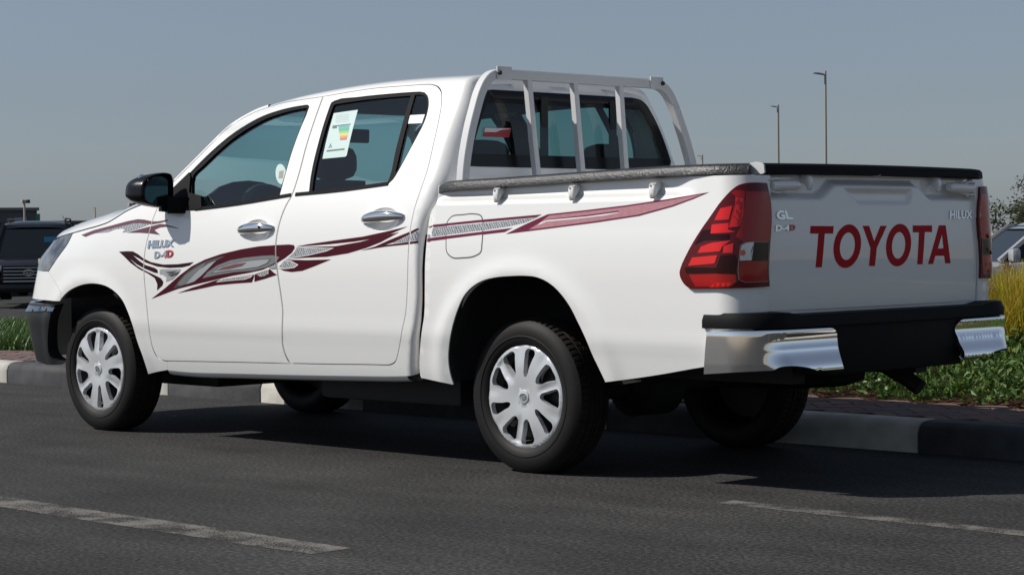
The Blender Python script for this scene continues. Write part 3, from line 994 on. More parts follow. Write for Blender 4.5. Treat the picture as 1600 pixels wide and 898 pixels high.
def panel(name, loops, surf, material, parent, step=0.035, off=0.0, rim=0.018, clips=None, edge=None, roll=0.0):
    """sheet-metal panel: the region of a surface inside loops[0] and outside the other loops, with a turned-in edge.
    clips: keep only what lies inside one of these loops (for decals)"""
    edge = edge or step
    L = [dense(l, edge) for l in loops]
    if area2(L[0]) < 0: L[0] = L[0][::-1]
    for i in range(1, len(L)):
        if area2(L[i]) > 0: L[i] = L[i][::-1]
    lo, hi = L[0].min(0), L[0].max(0)
    gx, gy = np.meshgrid(np.arange(lo[0], hi[0], step), np.arange(lo[1], hi[1], step))
    gx[1::2] += step / 2
    g = np.stack([gx.ravel(), gy.ravel()], 1)
    g = g[inside(g, L[0])] if len(g) else g
    for l in L[1:]:
        if len(g): g = g[~inside(g, l)]
    for l in L:
        if len(g): g = g[~near_loop(g, l, step * 0.55)]
    pts, edges = [], []
    rings = []
    for l in L:
        b = len(pts); n = len(l)
        pts += [tuple(p) for p in l]; edges += [(b + i, b + (i + 1) % n) for i in range(n)]
        rings.append((b, n))
    if clips is not None:
        for l in clips:
            l = dense(l, 0.05)
            if l[:, 0].max() < lo[0] or l[:, 0].min() > hi[0]: continue
            b = len(pts); n = len(l)
            pts += [tuple(p) for p in l]; edges += [(b + i, b + (i + 1) % n) for i in range(n)]
    pts += [tuple(p) for p in g]
    r = delaunay_2d_cdt([Vector(p) for p in pts], edges, [], 0, 1e-6)
    V = np.array([(p.x, p.y) for p in r[0]]); F = [tuple(f) for f in r[2]]
    cen = np.array([V[list(f)].mean(0) for f in F])
    keep = inside(cen, L[0])
    for l in L[1:]:
        keep &= ~inside(cen, l)
    if clips is not None:
        k2 = np.zeros(len(cen), bool)
        for l in clips:
            k2 |= inside(cen, np.asarray(l))
        keep &= k2
    F = [f for f, k in zip(F, keep) if k]
    if not F:
        return None
    used = sorted({i for f in F for i in f}); mp = {u_: i for i, u_ in enumerate(used)}
    V = V[used]; F = [tuple(mp[i] for i in f) for f in F]
    N = normals(surf, V)
    oo = off(V[:, 0], V[:, 1])[:, None] if callable(off) else off
    P = surf(V[:, 0], V[:, 1]) + N * oo
    # boundary edges
    cnt = {}
    for f in F:
        for a, b in ((f[0], f[1]), (f[1], f[2]), (f[2], f[0])):
            cnt[(a, b)] = cnt.get((a, b), 0) + 1
    bnd = [(a, b) for (a, b) in cnt if (b, a) not in cnt]
    verts = list(P); faces = list(F)
    if rim:
        bi = {}
        for a, b in bnd:
            for q in (a, b):
                if q not in bi:
                    i0 = len(verts)
                    verts.append(P[q]); verts.append(P[q] - N[q] * rim)
                    bi[q] = (i0, i0 + 1)
        for a, b in bnd:
            faces.append((bi[b][0], bi[a][0], bi[a][1], bi[b][1]))
    o = mesh_obj(name, verts, faces, material, parent)
    # orient outwards: compare first face normal with surface normal
    me = o.data
    Fa = np.array(F)
    nn_ = np.cross(P[Fa[:, 1]] - P[Fa[:, 0]], P[Fa[:, 2]] - P[Fa[:, 0]])
    if (nn_ * N[Fa[:, 0]]).sum() < 0:
        me.flip_normals()
    # exact surface normals on the sheet itself
    if surf is not bumper or True:
        nl = []
        nv = len(P)
        sgn = 1.0 if (normals_out(surf)) else -1.0
        for poly in me.polygons:
            for vi in poly.vertices:
                if vi < nv and not callable(off):
                    nl.append(tuple(N[vi] * sgn))
                else:
                    nl.append(tuple(poly.normal))
        if not callable(off):
            me.normals_split_custom_set(nl)
    return o


def normals_out(surf):
    return True


BACK = {}


def line(surf, crop, pts, n=5):
    """measured curve -> smooth curve on a surface"""
    return [tuple(p) for p in back(surf, smooth(tr(crop, pts), n))]


def chain(*parts):
    out = []
    for p in parts:
        for q in p:
            if not out or math.hypot(out[-1][0] - q[0], out[-1][1] - q[1]) > 1e-4:
                out.append(tuple(q))
    if math.hypot(out[-1][0] - out[0][0], out[-1][1] - out[0][1]) < 1e-4:
        out.pop()
    return out


# ---- shut lines as measured
drip_px = [(272, 283), (290, 265), (308, 247), (332, 223), (359, 198), (381, 184), (403, 173), (424, 166), (445, 160), (472, 155.5), (505, 150.6)]
drip2_px = [(505, 150.6), (540, 144.5), (582, 138), (630, 134), (662, 131.7)]
ccorner_px = [(662, 131.7), (675, 132), (684, 135), (689.5, 142), (691, 152)]
cgap_px = [(691, 152), (690.5, 163), (688, 179), (678, 225), (668, 267), (657.5, 298), (648, 327), (642, 356.5), (638.5, 397), (637, 449), (634, 490.6),
           (628.5, 517.5), (624.5, 542), (621, 558)]
ccorner2_px = [(621, 558), (617.5, 566), (611, 570), (603, 571)]
bot2_px = [(603, 571), (579, 570.3), (518, 569.6), (453.5, 568.3)]
bgap_px = [(505, 150.6), (494, 181), (479.6, 225), (465, 279), (456, 305), (446, 323), (439, 341), (433, 365), (430.8, 384), (431, 402), (434, 428),
           (438.6, 458.5), (441.8, 486.5), (441.2, 505), (441, 520), (442, 540), (446, 554), (453.5, 568.3)]
bot1_px = [(453.5, 568.3), (340, 566), (262, 564.5)]
agap_px = [(262, 564.5), (252.5, 563), (246.5, 558.5), (240.5, 549), (234.5, 526), (230.5, 494), (227.5, 460), (225.2, 435), (224.6, 412), (227, 388), (232.5, 364.6),
           (239.6, 340), (247, 322)]
drip = [tuple(p) for p in back(side, smooth(drip_px, 4))]
drip2 = [tuple(p) for p in back(side, smooth(drip2_px, 4))]
ccor = [tuple(p) for p in back(side, smooth(ccorner_px, 4))]
cgap = [tuple(p) for p in back(side, smooth(cgap_px, 4))]
ccor2 = [tuple(p) for p in back(side, smooth(ccorner2_px, 4))]
bot2 = [tuple(p) for p in back(side, smooth(bot2_px, 4))]
bgap = [tuple(p) for p in back(side, smooth(bgap_px, 4))]
bot1 = [tuple(p) for p in back(side, smooth(bot1_px, 4))]
agap = [tuple(p) for p in back(side, smooth(agap_px, 4))]
GAP = 0.0050

front_door_loop = chain(drip, bgap, bot1, agap)
rear_door_loop = chain(drip2, ccor, cgap, ccor2, bot2, bgap[::-1])

win1 = line(side, 'C', [(286, 722), (385, 622), (460, 545), (560, 450), (660, 368), (760, 302), (860, 250), (960, 215), (1060, 191), (1135, 179)], 3) \
    + line(side, 'C', [(1148, 180), (1156, 188), (1150, 212), (1110, 310), (1050, 470), (1000, 640), (966, 766)], 3) \
    + line(side, 'C', [(966, 766), (700, 818), (440, 852), (286, 852)], 2)
win2 = line(side, 'D', [(92, 737), (103, 640), (150, 430), (190, 290), (226, 185)], 3) + line(side, 'D', [(235, 165), (255, 153), (400, 130), (600, 109), (740, 98), (800, 95)], 3) \
    + line(side, 'D', [(830, 100), (850, 122), (858, 165), (850, 225), (825, 300), (785, 378), (730, 480), (670, 590), (630, 655), (600, 684)], 3) \
    + line(side, 'D', [(600, 684), (300, 727), (92, 739)], 2)

# dish behind each door handle
hand1 = [solve(side, *p) for p in tr('X', [(185, 655), (862, 600)])]
hand2 = [solve(side, *p) for p in tr('G', [(622, 228), (886, 205)])]


def dish_loop(h):
    c = (np.array(h[0]) + np.array(h[1])) / 2; w = abs(h[1][0] - h[0][0])
    return [(c[0] + w * 0.40 * math.cos(t), c[1] - 0.004 + 0.052 * math.sin(t)) for t in np.linspace(0, 2 * math.pi, 28, endpoint=False)], c, w


fd = panel('front_door', [inset(np.array(front_door_loop), GAP), win1, dish_loop(hand1)[0]], side, PAINT, truck)
rd = panel('rear_door', [inset(np.array(rear_door_loop), GAP), win2, dish_loop(hand2)[0]], side, PAINT, truck)

for door, h in ((fd, hand1), (rd, hand2)):
    dl, c, w = dish_loop(h)
    panel('handle_recess', [dl], side, PAINT, door, step=0.008,
          off=lambda u, v, c=c, w=w: -0.022 * np.clip(1 - ((u - c[0]) / (w * 0.40)) ** 2 - ((v - c[1] + 0.004) / 0.052) ** 2, 0, 1) ** 0.7, rim=0)
    # chrome pull: a bowed bar, thick at the rear end
    hb = MB()
    n = 14; pts = []; rad = []
    for i in range(n):
        t = i / (n - 1)
        q = np.array(h[0]) * (1 - t) + np.array(h[1]) * t
        p = side(q[0], q[1] + 0.004 * math.sin(math.pi * t)); N = normals(side, np.array([q]))[0]
        pts.append(p + N * (0.004 + 0.024 * math.sin(math.pi * min(1, t * 1.0)) ** 0.55))
        rad.append(0.006 + 0.0125 * math.sin(math.pi * (0.06 + 0.88 * t ** 0.85)) ** 0.7)
    hb.tube(pts, rad, 14, flat=1.35)
    hd = hb.build('handle', CHROME, door, auto=60)
    if door is fd:
        p = pts[10]
        MB().tube([p + np.array([0, -.012, 0.003]), p + np.array([0, -.0175, 0.003])], 0.007, 14).build('lock_cylinder', BLACKPL, hd)

# black window surrounds and glass
g1 = line(side, 'C', [(402, 742), (412, 625), (470, 568), (580, 463), (680, 380), (780, 314), (880, 262), (980, 228), (1080, 204), (1136, 195)], 3) \
    + line(side, 'C', [(1138, 200), (1100, 310), (1040, 470), (990, 640), (956, 752)], 3) + line(side, 'C', [(956, 752), (700, 797), (430, 838)], 2)
g2 = line(side, 'D', [(108, 725), (118, 640), (163, 440), (203, 300), (243, 182)], 3) + line(side, 'D', [(255, 172), (400, 150), (600, 128), (738, 117)], 3) \
    + line(side, 'D', [(735, 125), (690, 280), (640, 470), (600, 645), (590, 668)], 3) + line(side, 'D', [(590, 668), (300, 710), (108, 727)], 2)
g3 = line(side, 'D', [(766, 112), (808, 112), (835, 125), (843, 165), (836, 225), (812, 295), (775, 375), (722, 475), (660, 585), (640, 612)], 3) \
    + line(side, 'D', [(640, 600), (680, 430), (730, 235), (764, 114)], 3)
s1 = panel('window_surround', [win1, g1], side, BLACKPL, fd, off=-0.005, rim=0.02, step=0.03)
s2 = panel('window_surround', [win2, g2, g3], side, BLACKPL, rd, off=-0.005, rim=0.02, step=0.03)
panel('window_glass', [g1], side, GLASS, fd, off=-0.012, rim=0)
panel('window_glass', [g2], side, GLASS, rd, off=-0.012, rim=0)
panel('quarter_glass', [g3], side, GLASS, rd, off=-0.010, rim=0)
# belt mouldings
for door, crop, pts in ((fd, 'C', [(430, 846), (700, 812), (968, 767), (1040, 755)]), (rd, 'D', [(8, 752), (300, 724), (600, 683)])):
    ln = line(side, crop, pts, 3)
    lp = [(x, z + 0.008) for x, z in ln] + [(x, z - 0.007) for x, z in ln[::-1]]
    panel('belt_moulding', [lp], side, RUBBER, door, off=0.004, rim=0.01)

# ---- fender, front bumper corner, headlight
hood_px = [(254, 309), (236, 315), (216, 322), (196, 331), (182.5, 339.6), (168, 348), (154, 353), (136, 358), (114, 364.3)]
hood_px2 = [(114, 364.3), (104, 367), (94, 370)]
hoodl = [tuple(p) for p in back(side, smooth(hood_px, 4))]
hoodl2 = [tuple(p) for p in back(side, smooth(hood_px2, 4))]
arch1_px = [(230.5, 581), (222.4, 556), (214.4, 534), (206.4, 507), (198.4, 485), (190.4, 468.5), (178, 455), (166, 447.5), (150, 443.5), (134, 444), (118, 449),
            (106, 456), (99, 463), (94, 470)]
arch1 = [tuple(p) for p in back(side, smooth(arch1_px, 4))]
lampr_px = [(114, 364.3), (106, 380.6), (93.5, 398), (82, 414.5), (76, 424)]
lampr = [tuple(p) for p in back(side, smooth(lampr_px, 4))]
seam_px = [(76, 424), (84, 437), (92, 452), (95.5, 461), (94, 470)]
seam = [tuple(p) for p in back(side, smooth(seam_px, 4))]
fend_loop = chain(agap, hoodl, lampr, seam, arch1[::-1], [tuple(p) for p in back(side, [(231.5, 584.4), (246, 581), (262.5, 578), (262, 564.5)])])
fender = panel('front_fender', [inset(np.array(fend_loop), 0.0022)], side, PAINT, truck)
XF = -3.99
zb = solve(side, 88, 470.5)[1]; zl = lampr[-1][1]
bc_loop = chain(seam, [(seam[-1][0] - 0.02, zb), (XF, zb + 0.008), (XF, zl + 0.02), (XF + 0.1, zl + 0.005)])
bcorner = panel('front_bumper_corner', [inset(np.array(bc_loop), 0.001)], side, PAINT, truck)
hl_loop = chain(lampr, [(XF + 0.1, zl + 0.005), (XF, zl + 0.02), (XF, hoodl2[-1][1] - 0.03), (hoodl2[-1][0] - .03, hoodl2[-1][1] - 0.015)], hoodl2[::-1])
LENS = mat('headlamp_lens', (0.20, 0.21, 0.23), 0.15, spec=0.4, coat=0.6, var=(11, 1.0, (0.012, 0.012, 0.015)))
head = panel('headlight', [inset(np.array(hl_loop), 0.002)], side, LENS, truck, off=0.002)
hb_ = inset(np.array(hl_loop), 0.03)
lowb_px = [(88, 476), (83, 487), (80, 500), (78, 516), (77.5, 535), (80, 553), (90, 564), (99, 568)]
lowb = [tuple(p) for p in back(side, smooth(lowb_px, 3))]
lb_loop = chain(lowb, [(lowb[-1][0] - .18, lowb[-1][1] - 0.01), (XF + .12, 0.34), (XF, 0.40), (XF, zb - 0.02), ])
lowbump = panel('front_bumper_lower', [lb_loop], side, GREYPL, truck, off=0.012, rim=0.06)
ll = [(lowb[0][0], lowb[0][1]), (XF, zb - 0.012), (XF, zb - 0.075), (lowb[1][0], lowb[1][1] - 0.02)]
panel('bumper_trim', [ll], side, mat('dark_chrome', (0.35, 0.37, 0.40), 0.12, metal=1.0), lowbump, off=lambda u, v: 0.02 + 0.02 * sstep(v, zb - 0.075, zb - 0.01) * -1 + 0.006, rim=0.02)

# ---- hood
hg = hoodl + hoodl2[1:]
hg = hg + [(hg[-1][0] - 0.05, hg[-1][1] - 0.005), (hg[-1][0] - 0.10, hg[-1][1] - 0.012)]
HS = [-1, -.99, -.975, -.95, -.92, -.88, -.83, -.75, -.6, -.4, -.2, 0]
HS = HS + [-a for a in HS[::-1][1:]]
rows = []
for i, (x, z) in enumerate(hg):
    t = i / (len(hg) - 1)
    p = side(x, z)
    hgt = float(np.interp(t, [0, .12, .3, .55, .8, 1], [0.010, 0.025, 0.075, 0.105, 0.090, 0.065])); bow = 0.20 + 0.15 * t
    row = []
    for s in HS:
        w = (1 - abs(s) ** 9) * 0.62 + (1 - abs(s) ** 2.2) * 0.38
        row.append((p[0] - bow * (1 - abs(s) ** 2.0), p[1] * -s if False else -p[1] * s, p[2] + 0.002 + hgt * w - 0.010 * max(0, 1 - abs(abs(s) - 1) / 0.02)))
    rows.append(row)
# front lip rolls down
last = rows[-1]
rows.append([(a[0] - 0.02, a[1] * 0.985, a[2] - 0.025) for a in last])
V = [p for r_ in rows for p in r_]; n = len(HS)
Fc = [(i * n + k, i * n + k + 1, (i + 1) * n + k + 1, (i + 1) * n + k) for i in range(len(rows) - 1) for k in range(n - 1)]
hood = fix_normals(mesh_obj('hood', V, Fc, PAINT, truck))
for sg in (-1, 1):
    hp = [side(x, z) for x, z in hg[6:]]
    MB().tube([(p[0], -sg * (p[1] + 0.002), p[2] + 0.0005) for p in hp], 0.0042, 6).build('hood_gap_shade', JAMB, hood)  # thin black tube added as the shade in the hood shut line

# ---- cab shell: roof, rear pillar, rocker
u_h = -1.93
hdr = [(drip[k][0], drip[k][1]) for k in range(len(drip)) if drip[k][0] > u_h - 0.02]
sill_px = [(262.5, 578), (293.6, 581), (360, 583), (457, 585.3), (560, 587), (616, 587.5), (636, 587)]
sill = [tuple(p) for p in back(side, smooth(sill_px, 4))]
vdrip0 = hdr[0][1]
roof_front = [(hdr[0][0] + 0.02 + 0.0 * i, vdrip0 + (VMAX - vdrip0) * i / 10.0) for i in range(11)]
roof_front = [(hdr[0][0] + 0.10 * (1 - (1 - i / 10) ** 2) * -1.0 + 0.0, vdrip0 + (VMAX - 0.0 - vdrip0) * i / 10.0) for i in range(11)]


def to_cab(pts):
    out = []
    for x, v in pts:
        lo, hi = -2.6, -0.60
        for _ in range(40):
            m_ = (lo + hi) / 2
            if float(cab(m_, v)[0]) < x: lo = m_
            else: hi = m_
        out.append((lo, v))
    return out


cs_loop = chain(hdr, to_cab(drip2)[1:], to_cab(ccor)[1:], to_cab(cgap)[1:], to_cab(ccor2)[1:], to_cab(bot2)[1:], to_cab(bot1)[1:], to_cab(sill), [(U_CAB_END, sill[-1][1] + 0.002), (U_CAB_END, 0.9), (U_CAB_END, 1.6), (U_CAB_END, VMAX)], roof_front[::-1])
cs_in = inset(np.array(cs_loop), 0.0)
shell = panel('cab_shell', [cs_in], cab, PAINT, truck, step=0.028, rim=0.02)
# rocker underside turns in
ru = []
for (x, z) in sill:
    p = side(x, z); ru.append(p)
V = []; nn = len(ru)
for (dy, dz) in ((0, 0), (0.010, -0.016), (0.035, -0.026), (0.09, -0.024), (0.11, 0.02)):
    V += [(p[0], p[1] + dy, p[2] + dz) for p in ru]
Fc = [(r_ * nn + i, r_ * nn + i + 1, (r_ + 1) * nn + i + 1, (r_ + 1) * nn + i) for r_ in range(4) for i in range(nn - 1)]
fix_normals(mesh_obj('rocker_underside', V, Fc, PAINT, shell))
mirror_me = [fd, rd, fender, bcorner, head, lowbump, shell]

# ---- A-pillar strips and windscreen
ap = [k for k in range(len(drip)) if drip[k][0] <= hdr[0][0] + 0.03]
apts = [side(*drip[k]) for k in ap]
V = []; na = len(apts)
for (dx, dy, dz) in ((0, 0.0, 0.0), (-0.003, 0.003, 0.008), (-0.010, 0.013, 0.014), (-0.028, 0.040, 0.017), (-0.034, 0.052, 0.008)):
    V += [(p[0] + dx, p[1] + dy, p[2] + dz) for p in apts]
Fc = [(r_ * na + i, r_ * na + i + 1, (r_ + 1) * na + i + 1, (r_ + 1) * na + i) for r_ in range(4) for i in range(na - 1)]
apil = fix_normals(mesh_obj('windscreen_pillar', V, Fc, PAINT, truck))
mirror_me.append(apil)
inner = [(p[0] - 0.034, p[1] + 0.052, p[2] + 0.016) for p in apts]
rows = []
for i, p in enumerate(inner):
    t = i / (len(inner) - 1)
    bow = 0.30 * (1 - t) + 0.11 * t
    rows.append([(p[0] - bow * (1 - s * s), -p[1] * s, p[2] - 0.004 * t) for s in np.linspace(-1, 1, 17)])
V = [q for r_ in rows for q in r_]
Fc = [(i * 17 + k, i * 17 + k + 1, (i + 1) * 17 + k + 1, (i + 1) * 17 + k) for i in range(len(rows) - 1) for k in range(16)]
wsg = mesh_obj('windscreen', V, Fc, GLASS, truck)
# roof header between windscreen and roof
top = rows[-1]
rf = [cab(u_, v_) for u_, v_ in roof_front]
rfl = [tuple(p) for p in rf] + [(p[0], -p[1], p[2]) for p in rf[::-1][1:]]
ss = np.linspace(0, len(rfl) - 1, 17); rfl = [np.array(rfl[int(a)]) * (1 - a % 1) + np.array(rfl[min(int(a) + 1, len(rfl) - 1)]) * (a % 1) for a in ss]
tp = list(top) if top[0][1] < 0 else list(top)[::-1]
V = [tuple(p) for p in rfl] + tp
fix_normals(mesh_obj('roof_header', V, [(k, k + 1, 17 + k + 1, 17 + k) for k in range(16)], PAINT, truck))

# ---- cab back wall with rear window
vs_ = np.linspace(1.0, VMAX, 60)
edge = cab(np.full(60, U_CAB_END), vs_)


def backwall(y, z):
    z = np.asarray(z, float)
    x = np.interp(z, edge[:, 2], edge[:, 0])
    return np.stack([x + 0 * y, np.asarray(y, float) + 0 * z, z + 0 * y], -1)


bw = [(p[1], p[2]) for p in edge] + [(-p[1], p[2]) for p in edge[::-1][1:]]
wl_px = tr('E', [(157, 600), (170, 540), (195, 430), (225, 310), (255, 205), (270, 178)])
wl_ = []
for p in wl_px:
    q = on_x(p[0], p[1], -0.455); wl_.append((q[1], q[2]))
# smooth symmetric outline, lower corners rounded
zl0, zh0 = 1.288, 1.638
half = smooth([(-0.60, zl0), (-0.665, zl0 + 0.008), (-0.693, zl0 + 0.045), (-0.683, 1.36), (-0.638, 1.46), (-0.582, 1.56), (-0.556, 1.598), (-0.525, 1.618), (-0.46, 1.626)], 4)
rw = half + [(-y, z) for y, z in half[::-1]]


def flip(surf):
    return surf


cw = panel('cab_back_wall', [bw, rw], backwall, PAINT, truck, step=0.05, rim=0.02)
rwin = panel('rear_window', [rw], backwall, GLASSD, truck, step=0.06, off=0.002, rim=0)
inr = inset(np.array(dense(rw, 0.03)), 0.055)
panel('window_frit', [inset(np.array(dense(rw, 0.02)), -0.001), inr], backwall, GLOSSBLK, rwin, step=0.04, off=0.0035, rim=0.0)
for y in (-0.16, 0.30):
    MB().box(-0.466, -0.456, y - 0.022, y + 0.022, zl0 + .03, zh0 - .03).build('window_divider', GLOSSBLK, rwin)

# ---- cargo bed side
bfront_px = [(684, 300), (683.5, 312), (679, 321), (674.7, 328), (670, 346), (666.5, 377), (664, 410), (663.5, 450), (662.5, 493), (658.8, 517.5), (655.8, 547), (655.4, 576), (657, 590)]
bfront = [tuple(p) for p in back(bed, smooth(bfront_px, 3))]
blow = [tuple(p) for p in back(bed, smooth([(657, 590), (684.5, 596), (708, 600.8)], 3))]
arch2_px = [(708.3, 600), (704, 586), (700.7, 566.6), (702.5, 532), (708.6, 503), (716, 481), (725.7, 461), (738, 447.8), (752.7, 439), (772, 433.8), (799, 431.3),
            (821, 431), (836, 432.6), (850.7, 438), (865, 447.8), (877.6, 461), (890, 478.4), (902, 501.7), (914, 527), (926.6, 556.8), (936.4, 577), (945, 595)]
arch2 = [tuple(p) for p in back(bed, smooth(arch2_px, 4))]
brear = [tuple(p) for p in back(bed, smooth([(945.6, 597), (989, 591.5), (1033.6, 584.8), (1080, 576.5)], 3))]
ZT = 1.205
bed_loop = chain(bfront, blow, arch2, brear, [(1.14, 0.50), (1.2, 0.60), (U_BED_END, 0.62), (U_BED_END, ZT + 0.0), (0.8, ZT), (bfront[0][0], ZT)])
bside = panel('bed_side', [inset(np.array(bed_loop), 0.001)], bed, PAINT, truck, step=0.028, rim=0.03)
mirror_me.append(bside)
# fuel filler flap
flap_px = smooth(tr('H', [(248, 230), (252, 185), (275, 155), (330, 146), (390, 142), (420, 150), (431, 180), (430, 230), (426, 290), (418, 335), (390, 352), (330, 361), (275, 358), (252, 335), (247, 285)]), 4, closed=True)
flap = [tuple(p) for p in back(bed, flap_px)]
fo = panel('filler_flap_gap', [inset(np.array(flap), -0.0028), inset(np.array(flap), 0.0028)], bed, mat('gap_grey', (0.10, 0.10, 0.10), 0.6), bside, step=0.02, edge=0.012, off=0.0006, rim=0)
panel('filler_flap', [inset(np.array(flap), 0.0028)], bed, PAINT, bside, step=0.03, edge=0.012, off=0.0009, rim=0.0006)

# ---- tail lamp (over the corner of the bed)
lamp_px = smooth(tr('O', [(150, 855), (115, 830), (80, 780), (70, 735), (78, 700), (120, 605), (200, 465), (300, 320), (400, 180), (440, 135), (490, 95), (540, 80), (610, 75), (680, 78)]), 3) \
    + smooth(tr('O', [(684, 80), (695, 130), (706, 180), (716, 260), (718, 360), (710, 480), (702, 600), (698, 720), (703, 838)]), 3)
lamp_uv = [tuple(p) for p in back(bed, lamp_px)]
lampo = panel('tail_lamp', [lamp_uv], bed, LAMP_DK, truck, step=0.02, off=0.012, rim=0.014)
LP = [('lens_panel', LAMP_MID, [(540, 140), (690, 140), (712, 260), (712, 380), (700, 505), (520, 510), (470, 470), (505, 400), (530, 250)]),
      ('lens_panel', LAMP_MID, [(440, 150), (470, 130), (535, 140), (520, 250), (495, 400), (420, 410), (460, 250), (490, 190)]),
      ('light_guide', LAMP_BR, [(470, 180), (530, 195), (522, 300), (500, 395), (430, 405), (470, 250)]),
      ('light_guide', LAMP_BR, [(370, 265), (450, 245), (425, 348), (330, 352)]),
      ('light_guide', LAMP_BR, [(310, 385), (425, 372), (420, 420), (470, 440), (400, 445), (300, 450)]),
      ('lens_shade', LAMP_BK, [(240, 428), (300, 420), (300, 455), (430, 455), (425, 495), (250, 500), (185, 530)]),
      ('light_guide', LAMP_BR, [(230, 545), (300, 520), (440, 500), (385, 540), (365, 580), (205, 592)]),
      ('light_guide', LAMP_BR, [(390, 540), (455, 520), (450, 590), (385, 592)]),
      ('lens_shade', LAMP_BK, [(110, 700), (130, 695), (340, 700), (370, 610), (470, 605), (480, 650), (470, 745), (330, 738), (120, 742)]),
      ('light_guide', LAMP_BR, [(165, 625), (350, 608), (330, 668), (135, 686)]),
      ('lens_panel', LAMP_MID, [(140, 750), (330, 745), (470, 750), (475, 800), (440, 835), (190, 838)]),
      ('light_guide', LAMP_BR, [(330, 812), (440, 808), (425, 838), (290, 842)]),
      ('lens_panel', LAMP_MID, [(500, 655), (686, 650), (680, 800), (520, 802), (488, 775), (490, 700)])]
for nm, m_, pts in LP:
    uv = [tuple(p) for p in back(bed, tr('O', pts))]
    panel(nm, [uv], bed, m_, lampo, step=0.02, off=0.0135, rim=0.0015)
for nm, m_, pts in (('reversing_lamp', LAMP_CL, [(510, 535), (540, 516), (590, 512), (575, 645), (497, 648), (500, 580)]),
                    ('reversing_lamp_lens', LAMP_SM, [(590, 512), (692, 512), (690, 642), (575, 645), (568, 590)]),
                    ('bulb', LAMP_OR, [(500, 575), (525, 565), (537, 590), (525, 612), (500, 608)])):
    uv = [tuple(p) for p in back(bed, tr('O', pts))]
    panel(nm, [uv], bed, m_, lampo, step=0.02, off=0.0140 if nm != 'bulb' else 0.0150, rim=0.0015)
fr_ = [tuple(p) for p in back(bed, smooth(tr('O', [(500, 540), (525, 516), (580, 510), (694, 510), (690, 645), (686, 800), (530, 806), (490, 785), (485, 720), (495, 600)]), 1, closed=True))]
panel('lens_edge', [inset(np.array(dense(fr_, .01)), -0.0012), inset(np.array(dense(fr_, .01)), 0.0012)], bed, mat('lens_edge_grey', (0.30, 0.22, 0.22), 0.3), lampo, step=0.02, edge=0.01, off=0.0148, rim=0.001)
mirror_me.append(lampo)

# ---- tailgate
gl = [(-0.7130, 0.693), (0.7130, 0.693), (0.7145, 0.9), (0.7145, 1.05), (0.706, 1.13), (0.695, 1.21), (-0.695, 1.21), (-0.706, 1.13), (-0.7145, 1.05), (-0.7145, 0.9)]
tg = panel('tailgate', [gl], gate, PAINT, truck, step=0.009, edge=0.012, rim=0.03)
OV = lambda cx, cy, rx, ry, k, n=36: [(cx + rx * math.cos(t) + k * math.sin(t), cy - ry * math.sin(t)) for t in np.linspace(0, 2 * math.pi, n, endpoint=False)]
LET = [[[(370, 257), (545, 258), (540, 315), (477, 315), (455, 570), (408, 570), (430, 315), (367, 315)]],
       [OV(648, 410, 103, 165, 16), OV(649, 411, 57, 104, 9)],
       [[(765, 256), (813, 256), (852, 375), (900, 256), (947, 256), (872, 420), (857, 560), (813, 560), (825, 425)]],
       [OV(1037, 402, 94, 161, 12), OV(1037, 404, 51, 101, 6)],
       [[(1145, 253), (1290, 253), (1290, 303), (1235, 303), (1218, 547), (1178, 547), (1192, 305), (1145, 305)]],
       [[(1343, 252), (1393, 252), (1430, 540), (1390, 540), (1383, 483), (1315, 483), (1298, 545), (1260, 545)], [(1366, 318), (1378, 426), (1334, 428)]]]
for lt in LET:
    panel('letter', [[tuple(p) for p in back(gate, tr('T', l))] for l in lt], gate, REDTXT, tg, step=0.03, off=0.0012, rim=0.001)


def text_mesh(body, bold=0.0):
    cu = bpy.data.curves.new('lettering', 'FONT'); cu.body = body; cu.offset = bold; cu.resolution_u = 3
    ob = bpy.data.objects.new('lettering', cu); COL.objects.link(ob)
    dg = bpy.context.evaluated_depsgraph_get()
    me = bpy.data.meshes.new_from_object(ob.evaluated_get(dg))
    v = np.array([p.co[:2] for p in me.vertices]); f = [tuple(p.vertices) for p in me.polygons]
    bpy.data.objects.remove(ob); bpy.data.curves.remove(cu); bpy.data.meshes.remove(me)
    lo, hi = v.min(0), v.max(0)
    return (v - lo) / (hi - lo), f


def lettering(name, body, surf, quad, m_, parent, off=0.001, depth=0.003, bold=0.02):
    """quad: corners in (u,v): lower left, lower right, upper right, upper left as read"""
    st, f = text_mesh(body, bold)
    q = [np.array(p) for p in quad]
    uv = np.array([(1 - s) * (1 - t) * q[0] + s * (1 - t) * q[1] + s * t * q[2] + (1 - s) * t * q[3] for s, t in st])
    N = normals(surf, uv); P = surf(uv[:, 0], uv[:, 1])
    n = len(P)
    verts = list(P + N * (off + depth)) + list(P + N * off)
    cnt = {}
    for t in f:
        for i in range(len(t)):
            cnt[(t[i], t[(i + 1) % len(t)])] = 1
    faces = list(f) + [(b, a, a + n, b + n) for (a, b) in cnt if (b, a) not in cnt]
    return mesh_obj(name, verts, faces, m_, parent, smooth_shade=False)


def quad_px(surf, crop, pts):
    return [tuple(p) for p in back(surf, tr(crop, pts))]


